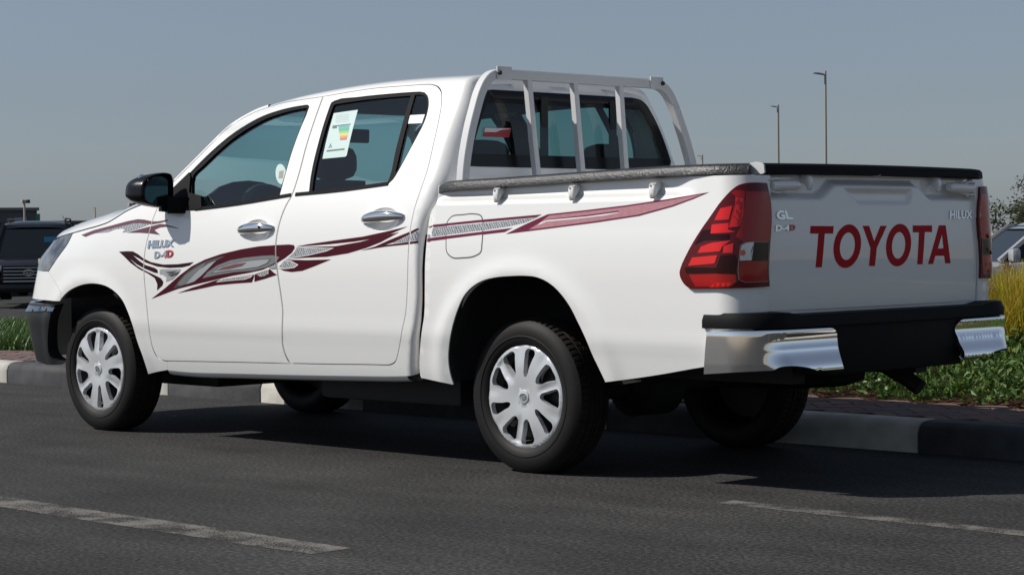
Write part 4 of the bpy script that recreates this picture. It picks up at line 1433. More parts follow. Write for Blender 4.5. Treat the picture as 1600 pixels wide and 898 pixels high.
lettering('badge', 'HILUX', side, quad_px(side, 'F', [(272, 364), (490, 348), (496, 290), (284, 296)]), BADGE, fd, bold=0.05)
lettering('badge', 'D-4', side, quad_px(side, 'F', [(328, 446), (428, 440), (434, 378), (334, 388)]), BADGE, fd, bold=0.03)
lettering('badge', 'D', side, quad_px(side, 'F', [(432, 438), (482, 434), (488, 374), (438, 378)]), REDB, fd, bold=0.04)
lettering('badge', 'GL', gate, quad_px(gate, 'T', [(106, 210), (235, 208), (205, 138), (110, 140)]), BADGE, tg, bold=0.05)
lettering('badge', 'D-4', gate, quad_px(gate, 'T', [(100, 298), (205, 294), (206, 248), (102, 250)]), BADGE, tg, bold=0.04)
lettering('badge', 'D', gate, quad_px(gate, 'T', [(210, 293), (250, 291), (252, 246), (212, 248)]), REDB, tg, bold=0.05)
lettering('badge', 'HILUX', gate, quad_px(gate, 'T', [(1420, 205), (1590, 201), (1590, 142), (1422, 140)]), BADGE, tg, bold=0.02)
# latches, hooks
for s in (-1, 1):
    lm = MB()
    n = 12; pts = [(1.226, s * (0.515 + 0.012 * 0) + s * 0.17 * i / (n - 1), 1.166 + 0.003 * (1 - i / (n - 1))) for i in range(n)]
    rad = [0.0205 * min(1, 0.72 + 0.5 * math.sin(math.pi * min(0.5, i / (n - 1) * 1.2))) for i in range(n)]
    lm.tube(pts, rad, 12)
    lt = lm.build('tailgate_latch', PAINT, tg, auto=50)
    wb = MB()
    for dz in (-1, 1):
        wb.tube([(1.232, s * 0.70, 1.166 + dz * 0.020), (1.245, s * 0.68, 1.166 + dz * 0.026), (1.244, s * 0.65, 1.166 + dz * 0.027), (1.23, s * 0.635, 1.166 + dz * 0.022)], 0.0035, 8)
    wb.build('latch_wire', PAINT, lt)


def hook(x, y, z, rz, parent):
    """rope hook: a tapered tongue that leaves the rail and curls down"""
    c, s = math.cos(rz), math.sin(rz)
    prof = [(-0.02, 0.014), (0.020, 0.014), (0.030, 0.006), (0.034, -0.014), (0.032, -0.044), (0.022, -0.050), (0.010, -0.030), (-0.004, -0.018), (-0.02, -0.014)]
    V = []; m = len(prof)
    for w in (-0.016, 0.016):
        for (o_, h) in prof:
            k = 1.0 if h > -0.01 else 0.75
            lx, ly = w * k, -o_
            V.append((x + lx * c - ly * s, y + lx * s + ly * c, z + h))
    F = [tuple(range(m - 1, -1, -1)), tuple(range(m, 2 * m))] + [(i, (i + 1) % m, m + (i + 1) % m, m + i) for i in range(m)]
    o = MB(); o.add(V, F)
    return o.build('rope_hook', PAINT, parent, bevel=0.003, seg=1, auto=50)


for px, py in ((786, 299), (904, 291), (1031, 281)):
    q = solve(bed, px, py)
    for s in (-1, 1):
        hook(q[0], s * 0.846, 1.172, 0 if s < 0 else math.pi, bside)
for y in (-0.44, 0.44):
    hook(1.200, y, 1.198, math.pi / 2, tg)

# ---- rail guards
sec = [(-0.040, -0.018), (-0.037, 0.008), (-0.026, 0.018), (0.0, 0.022), (0.026, 0.018), (0.037, 0.008), (0.040, -0.018), (0.030, -0.022), (-0.030, -0.022)]
gd = MB()
pts = [(-0.425, -0.80, 1.183), (-0.405, -0.813, 1.192), (-0.37, -0.822, 1.199)] + [(x, -0.826, 1.202 + 0.026 * sstep(x, -0.4, 1.0)) for x in np.linspace(-0.30, 1.00, 16)] \
    + [(1.08, -0.818, 1.228), (1.14, -0.795, 1.228), (1.19, -0.765, 1.228)]
gd.sweep(pts, sec)
gl_ = gd.build('bed_rail_guard', GUARD, truck, auto=50)
mirror_me.append(gl_)
tgd = MB()
tgd.sweep([(1.205 - 0.014 * (y / .74) ** 2, y, 1.229 + 0.004 * (1 - (y / .74) ** 2)) for y in np.linspace(-0.735, 0.0, 12)], sec)
g_a = tgd.build('tailgate_guard', BLACKPL, tg, auto=50)
mirror_copy(g_a)
for y in (-0.742, 0.0):
    jn = MB(); jn.sweep([(1.204, y - 0.004, 1.232), (1.204, y + 0.004, 1.232)], [(a * 1.02, b * 1.05) for a, b in sec])
    jn.build('guard_joint', RACKP, tg)

# ---- bed tub
tub = MB()
tub.box(-0.39, 1.17, -0.49, 0.49, 0.66, 0.70)
tub.box(-0.39, 1.17, -0.775, 0.775, 0.90, 0.905)
tub.box(-0.42, -0.385, -0.78, 0.78, 0.66, 1.205)
tub.box(-0.40, 1.16, -0.775, -0.735, 0.88, 1.195)
tub.box(-0.40, 1.16, 0.735, 0.775, 0.88, 1.195)
tub.box(1.165, 1.185, -0.70, 0.70, 0.70, 1.20)
tub.build('bed_tub', PAINT, truck)
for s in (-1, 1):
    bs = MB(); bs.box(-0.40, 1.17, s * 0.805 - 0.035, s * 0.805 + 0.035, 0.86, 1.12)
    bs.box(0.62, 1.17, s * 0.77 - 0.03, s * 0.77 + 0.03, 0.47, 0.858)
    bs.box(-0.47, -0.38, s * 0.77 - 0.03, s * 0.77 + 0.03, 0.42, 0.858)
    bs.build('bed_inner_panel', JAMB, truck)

# ---- rear bumper
c_px = smooth(tr('S', [(120, 440), (300, 437), (600, 431), (900, 418), (1085, 408)]), 3) + smooth(tr('S', [(1108, 413), (1130, 434), (1139, 500), (1148, 570), (1166, 640), (1192, 732)]), 3) \
    + smooth(tr('S', [(1195, 737), (1060, 746), (985, 742), (930, 722), (870, 711), (740, 708), (690, 716), (640, 740)]), 3) \
    + smooth(tr('S', [(640, 741), (350, 755), (98, 770)]), 3) + smooth(tr('S', [(98, 768), (105, 620), (120, 442)]), 3)
c_uv = [tuple(solve(bumper, p[0], p[1], guess=(1.1 + (p[0] - 1105) / 200 * 0.75, 0.55))) for p in c_px]
rb = empty('rear_bumper', (0, 0, 0), parent=truck)
chl = panel('chrome_corner', [c_uv], bumper, CHROME, rb, step=0.011, edge=0.012, rim=0.02)
mirror_copy(chl)
# black step pad: along the top of the bumper, both corners and the middle


def plan_path(off, n=60):
    u0 = BUX_END - BURC
    L_ = []
    for t in np.linspace(1.055, u0, 5): L_.append((t, -(0.893 - off)))
    for th in np.linspace(0, math.pi / 2, 10)[1:]:
        L_.append((u0 + (BURC - off) * math.sin(th), -(0.893 - BURC + (BURC - off) * math.cos(th))))
    for y in np.linspace(0.70, 0.0, 10)[0:]: L_.append((BUX_END - off, -y))
    return L_ + [(x, -y) for x, y in L_[::-1][1:]]


pth = plan_path(0.004); pin = plan_path(0.10)
V = []; n = len(pth)
ZB0, ZB1 = 0.632, 0.690
for (src, z, o_) in ((pin, ZB0, 0), (pth, ZB0, 0), (pth, ZB0 + 0.03, 0), (None, ZB1 - 0.008, 0.3), (None, ZB1, 0.42), (pin, ZB1 + 0.002, 0)):
    for i in range(n):
        if src is None:
            a = np.array(pth[i]) * (1 - o_ * 0.35) + np.array(pin[i]) * (o_ * 0.35)
        else:
            a = src[i]
        zz = z
        ay = abs(a[1])
        if z > ZB0 + 0.02 and ay < 0.66: zz = z - 0.012 * sstep(-ay, -0.66, -0.62)
        V.append((a[0], a[1], zz))
F = [(r_ * n + i, r_ * n + i + 1, (r_ + 1) * n + i + 1, (r_ + 1) * n + i) for r_ in range(5) for i in range(n - 1)]
fix_normals(mesh_obj('step_pad', V, F, BLACKPL, rb, auto=40))
mid = MB()
mid.box(1.16, 1.318, -0.46, 0.46, 0.44, 0.634)
mid.box(1.10, 1.30, -0.80, -0.44, 0.50, 0.63); mid.box(1.10, 1.30, 0.44, 0.80, 0.50, 0.63)
mid.box(1.0, 1.2, -0.7, 0.7, 0.50, 0.66)
mid.build('bumper_core', BLACKPL, rb, bevel=0.01)
vp = MB(); vp.box(1.10, 1.222, -0.72, 0.72, 0.66, 0.700); vp.build('rear_valance', PAINT, truck)

# ---- headache rack in front of the bed
rk = empty('cab_guard_rack', (0, 0, 0), parent=truck)
rsec = [(-0.018, -0.021), (0.018, -0.021), (0.021, -0.018), (0.021, 0.018), (0.018, 0.021), (-0.018, 0.021), (-0.021, 0.018), (-0.021, -0.018)]
for s in (-1, 1):
    p = smooth([(-0.355, s * 0.775, 1.17), (-0.362, s * 0.762, 1.26), (-0.372, s * 0.724, 1.40), (-0.381, s * 0.672, 1.53), (-0.386, s * 0.632, 1.612), (-0.388, s * 0.604, 1.650), (-0.390, s * 0.570, 1.676), (-0.391, s * 0.53, 1.688), (-0.391, s * 0.50, 1.690)], 4)
    MB().sweep(p, rsec, up=(1, 0, 0)).build('post', RACKP, rk, auto=30)
MB().sweep([(-0.391, y, 1.690) for y in (-0.50, -0.25, 0, 0.25, 0.50)], [(a * 1.0, b) for a, b in rsec], up=(0, 0, 1)).build('top_rail', RACKP, rk, auto=30)
for y, yb in ((-0.338, -0.300), (-0.040, -0.010), (0.266, 0.285)):
    MB().sweep([(-0.388, y, 1.67), (-0.378, (y + yb) / 2, 1.42), (-0.366, yb, 1.19)], [(-0.013, -0.015), (0.013, -0.015), (0.015, -0.013), (0.015, 0.013), (0.013, 0.015), (-0.013, 0.015), (-0.015, 0.013), (-0.015, -0.013)], up=(1, 0, 0)).build('upright', RACKP, rk, auto=30)
for s in (-1, 1):
    b_ = MB(); b_.box(-0.370, -0.362, s * 0.505 - 0.045, s * 0.505 + 0.045, 1.664, 1.722)
    bo = b_.build('clamp_plate', RACKP, rk, bevel=0.010)
    MB().tube([(-0.365, s * 0.54, 1.692), (-0.353, s * 0.54, 1.692)], 0.010, 10).build('bolt', STEEL, bo)

# ---- wheels
def make_wheel(name, parent, rot):
    w = empty(name, (0, 0, 0), parent=parent)
    prof = [(0.07, 0.205), (0.090, 0.216), (0.101, 0.240), (0.104, 0.262), (0.101, 0.284), (0.093, 0.303), (0.082, 0.316)]
    inner = [(a, r_) for a, r_ in prof]
    outer = [(-a, r_) for a, r_ in prof[::-1]]
    # raised bead ring on the outer wall
    MBs = MB(); N = 96
    MBs.lathe(inner, N); MBs.lathe(outer, N)
    MBs.lathe([(-0.1005, 0.2465), (-0.1050, 0.2485), (-0.1055, 0.2515), (-0.1040, 0.2540)], N)
    for v_ in range(len(MBs.v)):
        x, y, z = MBs.v[v_]; MBs.v[v_] = (x, y, max(z, -0.3175))
    ty = MBs.build('tyre', TYRE, w, auto=50)
    tr_ = MB()
    ys = [-0.082, -0.074, -0.062, -0.050, -0.046, -0.0455, -0.0375, -0.037, -0.014, -0.0135, -0.006, -0.0055, 0.0055, 0.006, 0.0135, 0.014, 0.037, 0.0375, 0.0455, 0.046, 0.050, 0.062, 0.074, 0.082]
    V = []; NS = 288; m = len(ys)
    for k in range(NS):
        th = 2 * math.pi * k / NS
        for y in ys:
            r0 = 0.3275 - 0.0115 * (abs(y) / 0.082) ** 2.6
            gro = (0.0375 <= abs(y) <= 0.0455) or (0.006 <= abs(y) <= 0.0135)
            if gro: r0 -= 0.007
            elif k % 4 == 3 and 0.045 < abs(y) < 0.08: r0 -= 0.0055
            elif k % 4 == 1 and abs(y) < 0.037: r0 -= 0.003
            z = r0 * math.sin(th)
            V.append((r0 * math.cos(th), y, max(z, -0.3183)))
    F = [(k * m + i, k * m + i + 1, ((k + 1) % NS) * m + i + 1, ((k + 1) % NS) * m + i) for k in range(NS) for i in range(m - 1)]
    t_ = mesh_obj('tread', V, F, TREAD, ty, smooth_shade=False); fix_normals(t_)
    # steel disc behind the cover
    MB().lathe([(-0.045, 0.0), (-0.045, 0.12), (-0.030, 0.185), (-0.06, 0.208), (-0.085, 0.216), (0.08, 0.210)], 48).build('rim', STEEL, w)
    # plastic wheel cover

    def capf(a, b):
        a = np.asarray(a, float); b = np.asarray(b, float); r_ = np.hypot(a, b)
        y = -(0.0905 + 0.008 * np.sin(np.clip(r_ / 0.222, 0, 1) * math.pi) - 0.006 * sstep(r_, 0.205, 0.222) + 0.002 * (1 - sstep(r_, 0.032, 0.040)))
        # broad spokes carry a shallow hollow towards the rim
        ph = (np.arctan2(b, a) - R(16.5)) % (2 * math.pi / 3)
        ph = np.minimum(ph, 2 * math.pi / 3 - ph)
        y = y + 0.010 * np.exp(-(ph / 0.16) ** 2) * sstep(r_, 0.07, 0.13) * (1 - sstep(r_, 0.185, 0.21)) + 0.004 * np.exp(-((ph - 0.66) / 0.12) ** 2) * sstep(r_, 0.12, 0.2)
        return np.stack([a, y + 0 * a, b], -1)
    outer_l = [(0.2235 * math.cos(t), 0.2235 * math.sin(t)) for t in np.linspace(0, 2 * math.pi, 96, endpoint=False)]
    holes = []
    WIN = [(-42.0, [(0.090, -4.5), (0.083, 0), (0.090, 4.5), (0.125, 6.2), (0.165, 7.2), (0.190, 7.4), (0.201, 5), (0.203, 0), (0.201, -5), (0.190, -7.4), (0.165, -7.2), (0.125, -6.2)]),
           (34.0, [(0.100, -5), (0.094, 2), (0.103, 7), (0.130, 10), (0.165, 11.5), (0.186, 11.5), (0.197, 8.5), (0.199, 0), (0.197, -8.5), (0.186, -11), (0.165, -10.5), (0.130, -8.5)]),
           (-1.0, [(0.103, -7), (0.094, -2), (0.100, 5), (0.130, 8.5), (0.165, 10.5), (0.186, 11), (0.197, 8.5), (0.199, 0), (0.197, -8.5), (0.186, -11.5), (0.165, -11.5), (0.130, -10)])]
    for k in range(3):
        for a0, pol in WIN:
            loop = []
            for r_, dg in pol:
                a = R(a0 + 120 * k + dg * 1.13 + 4.0 * (0.2 - r_) / 0.1)
                loop.append((r_ * math.cos(a), r_ * math.sin(a)))
            holes.append(smooth(loop, 3, closed=True))
    cp = panel('wheel_cover', [outer_l] + holes, capf, SILVER, w, step=0.011, edge=0.0135, rim=0.022)
    bz = MB()
    bz.lathe([(-0.100, 0.0), (-0.1000, 0.026), (-0.0985, 0.0295), (-0.090, 0.030)], 32)
    em = bz.build('centre_cap', SILVER, cp)
    el = MB()

    def ell(cx, cz, rx, rz, n=28): return [(cx + rx * math.cos(t), -0.1012, cz + rz * math.sin(t)) for t in np.linspace(0, 2 * math.pi, n + 1)]
    el.tube(ell(0, 0, 0.0185, 0.0130), 0.0014, 6); el.tube(ell(0, 0.0030, 0.0155, 0.0050), 0.0012, 6); el.tube(ell(0, 0.0, 0.0055, 0.0120), 0.0012, 6)
    el.build('emblem', BADGE, em)
    return w


YW = -0.775 + 0.095
w0 = make_wheel('wheel', truck, R(16 + 0))
w0.location = (0, YW, 0.3185)


def tree_copy(o, parent):
    c = o.copy(); COL.objects.link(c); c.parent = parent
    for ch in list(o.children): tree_copy(ch, c)
    return c


w1 = tree_copy(w0, truck); w1.location = (-3.085, YW, 0.3185); 
for ch in w1.children:
    if ch.name.startswith(('wheel_cover', 'rim')): ch.rotation_euler = (0, R(44.5), 0)
for x in (0, -3.085):
    w2 = tree_copy(w0, truck); w2.location = (x, -YW, 0.3185); w2.rotation_euler = (0, 0, math.pi)

# ---- wheel houses
def wheelhouse(arch, surf, name):
    P = [surf(a, b) for a, b in arch]
    V = [tuple(p + np.array([0, 0.006, 0])) for p in P] + [(p[0], p[1] + 0.03, p[2] + 0.012) for p in P] + [(p[0], -0.50, p[2] + 0.03) for p in P]
    n = len(P); F = [(r_ * n + i, r_ * n + i + 1, (r_ + 1) * n + i + 1, (r_ + 1) * n + i) for r_ in range(2) for i in range(n - 1)]
    F.append(tuple(range(2 * n, 3 * n)))
    return fix_normals(mesh_obj(name, V, F, JAMB, truck))


wh1 = wheelhouse(arch1, side, 'wheel_house'); wh2 = wheelhouse(arch2, bed, 'wheel_house')
mirror_me += [wh1, wh2]

# ---- underbody
for s in (-1, 1):
    MB().box(-3.7, 1.15, s * 0.42 - 0.04, s * 0.42 + 0.04, 0.40, 0.54).build('chassis_rail', JAMB, truck)
fl = MB(); fl.box(-2.48, -0.52, -0.80, 0.80, 0.40, 0.98); fl.box(-3.80, -2.48, -0.46, 0.46, 0.42, 0.90)
fl.build('floor_pan', JAMB, truck)
ax = MB(); ax.tube([(0, -0.62, 0.32), (0, 0.62, 0.32)], 0.045, 12); ax.lathe([(-0.16, 0.06), (-0.10, 0.14), (0.10, 0.14), (0.16, 0.06)], 20, c=(0, 0.0, 0.33))
ax.tube([(-1.6, 0.0, 0.42), (-0.1, 0.0, 0.34)], 0.04, 10)
ax.build('rear_axle', JAMB, truck)
for s in (-1, 1):
    sp = MB()
    for k in range(3):
        sp.sweep([(x, s * 0.53, 0.375 + 0.09 * (x / 0.68) ** 2 - k * 0.012 * (1 - 0.2 * abs(x))) for x in np.linspace(-0.62 + 0.1 * k, 0.66 - 0.1 * k, 9)], [(-0.03, -0.005), (0.03, -0.005), (0.03, 0.005), (-0.03, 0.005)])
    sp.build('leaf_spring', JAMB, truck)
st_ = MB(); st_.lathe([(-0.09, 0.19), (-0.10, 0.25), (-0.08, 0.31), (0, 0.325), (0.08, 0.31), (0.10, 0.25), (0.09, 0.19)], 40, axis='z', c=(0.78, 0, 0.46), closed=True)
st_.lathe([(-0.05, 0.0), (-0.05, 0.2)], 30, axis='z', c=(0.78, 0, 0.46))
st_.build('spare_wheel', RUBBER, truck)
ex = MB(); ex.tube([(-2.2, 0.25, 0.36), (0.35, 0.30, 0.40), (0.72, 0.46, 0.44), (0.90, 0.50, 0.42), (1.0, 0.52, 0.37), (1.07, 0.53, 0.325)], 0.035, 12)
ex.tube([(-1.4, 0.27, 0.36), (-0.5, 0.28, 0.36)], 0.09, 14)
ex.build('exhaust_pipe', JAMB, truck)
tk = MB(); tk.box(-1.45, -0.50, -0.66, -0.25, 0.24, 0.42); tk.box(-1.9, -0.55, 0.25, 0.62, 0.24, 0.42); tk.box(-2.45, -1.55, -0.22, 0.22, 0.26, 0.42); tk.box(-3.5, -2.6, -0.38, 0.38, 0.22, 0.44)
tk.build('underbody_tank', JAMB, truck, bevel=0.03)
fx = MB(); fx.tube([(-3.085, -0.60, 0.32), (-3.085, 0.60, 0.32)], 0.045, 10); fx.tube([(-3.085, -0.5, 0.3), (-2.75, -0.38, 0.36)], 0.03, 8); fx.tube([(-3.085, 0.5, 0.3), (-2.75, 0.38, 0.36)], 0.03, 8)
fx.build('front_suspension', JAMB, truck)
bk = MB(); bk.box(0.30, 0.36, -0.74, -0.70, 0.66, 0.74); bk.box(0.20, 0.60, -0.72, -0.70, 0.70, 0.72); bk.build('wheel_house_bracket', GREYPL, truck)

# ---- front face (turned away from the camera)
zz = np.linspace(0.34, 0.96, 12)
V = []
for z in zz:
    p = side(XF, z)
    for s in np.linspace(-1, 1, 15):
        V.append((p[0] - 0.10 * (1 - s * s) - 0.0, -p[1] * s, z))
F = [(i * 15 + k, i * 15 + k + 1, (i + 1) * 15 + k + 1, (i + 1) * 15 + k) for i in range(11) for k in range(14)]
ff = fix_normals(mesh_obj('front_bumper', V, F, PAINT, truck))
gr = MB()
for i in range(6):
    z = 0.62 + 0.05 * i
    gr.sweep([(-4.105 + 0.06 * (y / 0.5) ** 2, y, z) for y in np.linspace(-0.5, 0.5, 9)], [(-0.012, -0.014), (0.012, -0.014), (0.012, 0.014), (-0.012, 0.014)])
gr.build('grille', CHROME, ff)

# ---- door mirror
def mirror_outline(pts, X):
    out = []
    for p in smooth(tr('W', pts), 3, closed=True):
        q = on_x(p[0], p[1], X); out.append((q[1], q[2]))
    return out


XM = -2.30
mo = mirror_outline([(255, 300), (330, 205), (440, 148), (560, 120), (690, 112), (760, 140), (795, 215), (800, 330), (800, 480), (790, 600), (755, 690), (640, 722), (500, 704), (330, 650), (235, 560), (230, 420)], XM)
mo = np.array(mo); cen = mo.mean(0)
rows = []
for (dx, sc, ox) in ((0.004, 0.93, 0), (0.0, 0.985, 0), (-0.012, 1.0, 0), (-0.045, 1.0, -0.008), (-0.085, 0.93, -0.02), (-0.12, 0.78, -0.03), (-0.145, 0.52, -0.035), (-0.155, 0.2, -0.035)):
    rows.append([(XM + dx, cen[0] + (p[0] - cen[0]) * sc + ox, cen[1] + (p[1] - cen[1]) * sc) for p in mo])
n = len(mo); V = [p for r_ in rows for p in r_]
F = [(i * n + k, i * n + (k + 1) % n, (i + 1) * n + (k + 1) % n, (i + 1) * n + k) for i in range(len(rows) - 1) for k in range(n)] + [tuple((len(rows) - 1) * n + k for k in range(n))]
mir = empty('door_mirror', (0, 0, 0), parent=truck)
fix_normals(mesh_obj('housing', V, F, GLOSSBLK, mir))
mgl = np.array(mirror_outline([(345, 290), (420, 215), (520, 185), (620, 200), (680, 250), (690, 400), (690, 560), (660, 670), (560, 690), (430, 660), (320, 590), (290, 450)], XM))
V = [(XM + 0.003, p[0], p[1]) for p in mgl]
mg = fix_normals(mesh_obj('mirror_pane', V, [tuple(range(len(V)))], MIRRORG, mir, smooth_shade=False))
V = [(XM + 0.001, p[0] * 1 + (p[0] - cen[0]) * 0.08, p[1] + (p[1] - cen[1]) * 0.08) for p in mgl]
fix_normals(mesh_obj('pane_backing', V, [tuple(range(len(V)))], JAMB, mir, smooth_shade=False))
# chrome cap on the forward, outer side and the turn lamp
q0 = on_x(*tr('W', [(205, 270)])[0], XM - 0.06); q1 = on_x(*tr('W', [(185, 420)])[0], XM - 0.05)
cap = MB(); cap.tube([(q0[0] - 0.05, q0[1] + 0.05, q0[2] + 0.02), (q0[0], q0[1] + 0.015, q0[2] + 0.006), (q0[0] + 0.03, q0[1] + 0.018, q0[2] - 0.006)], [0.02, 0.026, 0.018], 12); cap.build('chrome_cap', CHROME, mir, auto=80)
tl = MB(); tl.tube([(q1[0] - 0.03, q1[1] + 0.02, q1[2]), (q1[0] + 0.005, q1[1] + 0.004, q1[2]), (q1[0] + 0.03, q1[1] + 0.012, q1[2])], [0.016, 0.024, 0.018], 12); tl.build('turn_lamp', mat('turn_lamp_lens', (0.30, 0.30, 0.31), 0.25, coat=1.0), mir, auto=80)
# foot and sail
pf = side(-2.18, 1.10)
ft = MB()
a0 = on_x(*tr('W', [(770, 640)])[0], XM); 
ft.sweep([(XM - 0.05, a0[1] - 0.03, a0[2]), (XM - 0.02, a0[1] + 0.03, a0[2] - 0.006), (XM + 0.03, -0.862, a0[2] - 0.012), (XM + 0.05, -0.82, a0[2] - 0.012)], [(-0.05, -0.040), (0.05, -0.040), (0.05, 0.040), (-0.05, 0.040)], up=(0, 0, 1))
ft.build('mirror_foot', BLACKPL, mir, bevel=0.012)
sail = [solve(side, *p) for p in tr('C', [(262, 742), (300, 704), (395, 612), (403, 640), (395, 742), (470, 760), (475, 842), (420, 850), (262, 852)])]
panel('mirror_sail', [[tuple(p) for p in sail]], side, BLACKPL, mir, off=0.006, rim=0.02)
mirror_me.append(mir)

# ---- cabin
DASH = MB()
sec_ = [(-2.66, 0.98), (-2.66, 1.06), (-2.50, 1.10), (-2.32, 1.105), (-2.22, 1.085), (-2.14, 1.02), (-2.16, 0.98)]
V = []
for y in (-0.74, 0.74):
    V += [(x, y, z + 0.0) for x, z in sec_]
m = len(sec_)
DASH.add(V, [tuple(range(m - 1, -1, -1)), tuple(range(m, 2 * m))] + [(i, (i + 1) % m, m + (i + 1) % m, m + i) for i in range(m)])
DASH.sweep([(-2.30, -0.40 + 0.2 * math.cos(t), 1.10 + 0.085 * math.sin(t)) for t in np.linspace(0, math.pi, 9)], [(-0.09, -0.01), (0.09, -0.01), (0.09, 0.01), (-0.09, 0.01)], up=(1, 0, 0))
DASH.build('dashboard', INTER, truck, bevel=0.015)
sw = MB(); 
ctr = np.array([-2.09, -0.40, 1.075]); nx_ = np.array([0.90, 0, 0.43]); e1 = np.array([0, 1.0, 0]); e2 = np.array([-0.43, 0, 0.90])
sw.tube([ctr + 0.185 * (math.cos(t) * e1 + math.sin(t) * e2) for t in np.linspace(0, 2 * math.pi, 37)], 0.016, 10)
sw.tube([ctr - nx_ * 0.02, ctr - nx_ * 0.25], 0.05, 10); sw.tube([ctr - e1 * 0.18, ctr + e1 * 0.18], 0.02, 8); sw.tube([ctr, ctr - e2 * 0.18], 0.02, 8)
sw.build('steering_wheel', mat('wheel_leather', (0.05, 0.055, 0.06), 0.5), truck, auto=60)


def seat(x, y, w, parent, name='seat', fabric=SEAT):
    s_ = empty(name, (0, 0, 0), parent=parent)
    b_ = MB(); n = 9; V = []
    prof = [(0.02, 0.80), (0.11, 0.95), (0.17, 1.12), (0.22, 1.26)]
    for (dx, z) in prof:
        k = 1.0 if z < 1.1 else (0.95 if z < 1.2 else 0.74)
        for j in range(n):
            t = j / (n - 1) * 2 - 1
            V.append((x + dx + 0.05 * (1 - t * t) + 0.06, y + t * w / 2 * k, z))
        for j in range(n):
            t = 1 - j / (n - 1) * 2
            V.append((x + dx - 0.05 - 0.02 * t * t * -1, y + t * w / 2 * k, z))
    m = 2 * n
    F = [(i * m + j, i * m + (j + 1) % m, (i + 1) * m + (j + 1) % m, (i + 1) * m + j) for i in range(len(prof) - 1) for j in range(m)] + [tuple(range((len(prof) - 1) * m, len(prof) * m))]
    b_.add(V, F); b_.build('backrest', fabric, s_, auto=60, bevel=0.0)
    return s_


def headrest(x, y, z, parent, w=0.26, h=0.20, fabric=SEAT):
    b_ = MB(); V = []; n = 16
    for (dx, s1, s2) in ((-0.05, .7, .72), (-0.035, .95, .95), (0.0, 1, 1), (0.035, .95, .95), (0.05, .7, .72)):
        for k in range(n):
            t = 2 * math.pi * k / n
            cx, cz = math.cos(t), math.sin(t)
            r_ = (abs(cx) ** 3.2 + abs(cz) ** 3.2) ** (-1 / 3.2)
            V.append((x + dx, y + cx * r_ * w / 2 * s1, z + cz * r_ * h / 2 * s2))
    F = [(i * n + k, i * n + (k + 1) % n, (i + 1) * n + (k + 1) % n, (i + 1) * n + k) for i in range(4) for k in range(n)] + [tuple(range(n - 1, -1, -1)), tuple(4 * n + k for k in range(n))]
    b_.add(V, F)
    b_.tube([(x, y - 0.06, z), (x + 0.01, y - 0.06, z - 0.22)], 0.008, 6); b_.tube([(x, y + 0.06, z), (x + 0.01, y + 0.06, z - 0.22)], 0.008, 6)
    return b_.build('headrest', fabric, parent, auto=60)


for y in (-0.38, 0.38):
    s_ = seat(-1.92, y, 0.50, truck, 'front_seat'); headrest(-1.66, y, 1.345, s_, w=0.25, h=0.17)
s_ = seat(-0.88, 0.0, 1.30, truck, 'rear_seat')
for y in (-0.40, 0.40): headrest(-0.60, y, 1.335, s_, h=0.16)
MB().box(-2.20, -2.17, -0.04, 0.14, 1.16, 1.285).build('centre_display', SEATG, truck, bevel=0.01)
MB().sweep([(-2.02, -0.06, 1.50), (-2.02, 0.16, 1.50)], [(-0.01, -0.035), (0.012, -0.035), (0.016, 0.035), (-0.01, 0.035)]).build('interior_mirror', INTER, truck, bevel=0.008)
cl = MB(); cl.box(-1.85, -0.56, -0.52, 0.52, 1.60, 1.612); cl.build('headliner', mat('headliner_cloth', (0.10, 0.10, 0.10), 0.95), truck)
fp = MB(); fp.box(-2.0, -0.52, -0.78, 0.78, 0.985, 0.995); fp.build('cabin_floor', INTER, truck)
for s in (-1, 1):
    bq_ = [side(*bgap[k]) for k in range(0, len(bgap)) if bgap[k][1] > 1.08 and bgap[k][1] < 1.60][::-1]
    bp_ = MB(); bp_.sweep([(p[0] + 0.01, s * (abs(p[1]) - 0.05), p[2]) for p in bq_], [(-0.05, -0.012), (0.05, -0.012), (0.05, 0.012), (-0.05, 0.012)], up=(0, 1, 0)); bp_.build('centre_pillar', INTER, truck)

# ---- stickers
st1 = [solve(side, *p) for p in tr('L3', [(92, 790), (385, 762), (402, 745), (545, 162), (240, 205), (235, 215)])]
STK = mat('sticker_paper', (0.46, 0.60, 0.58), 0.5)
en = panel('energy_label', [[tuple(p) for p in st1]], side, STK, rd, off=-0.0105, rim=0)
bars = [((0.03, 0.35, 0.38), 368, 392), ((0.02, 0.36, 0.22), 396, 424), ((0.05, 0.42, 0.20), 428, 446), ((0.35, 0.48, 0.14), 452, 468), ((0.68, 0.62, 0.06), 472, 492), ((0.70, 0.36, 0.06), 494, 508), ((0.62, 0.16, 0.08), 512, 530), ((0.50, 0.05, 0.05), 534, 552)]
for i, (c_, a, b) in enumerate(bars):
    k = i / 7
    pts = [(298 + 3 * i, a), (440 - 5 * i, a - 8), (436 - 5 * i, b - 8), (298 + 3 * i, b)]
    panel('label_bar', [[tuple(solve(side, *p)) for p in tr('L3', pts)]], side, mat('label_ink_%d' % i, c_, 0.5), en, off=-0.0098, rim=0)
INK = mat('label_ink_dark', (0.06, 0.07, 0.08), 0.5)
for pts in ([(225, 365), (455, 340), (452, 352), (222, 378)], [(222, 380), (278, 372), (276, 398), (220, 402)], [(148, 680), (375, 655), (373, 675), (146, 700)],):
    panel('label_print', [[tuple(solve(side, *p)) for p in tr('L3', pts)]], side, INK, en, off=-0.0097, rim=0)
for pts, m_ in (([(168, 650), (200, 588), (212, 640), (200, 652), (193, 620), (182, 652)], mat('label_ink_blue', (0.05, 0.22, 0.32), 0.5)),):
    panel('label_mark', [[tuple(solve(side, *p)) for p in tr('L3', pts)]], side, m_, en, off=-0.0097, rim=0)
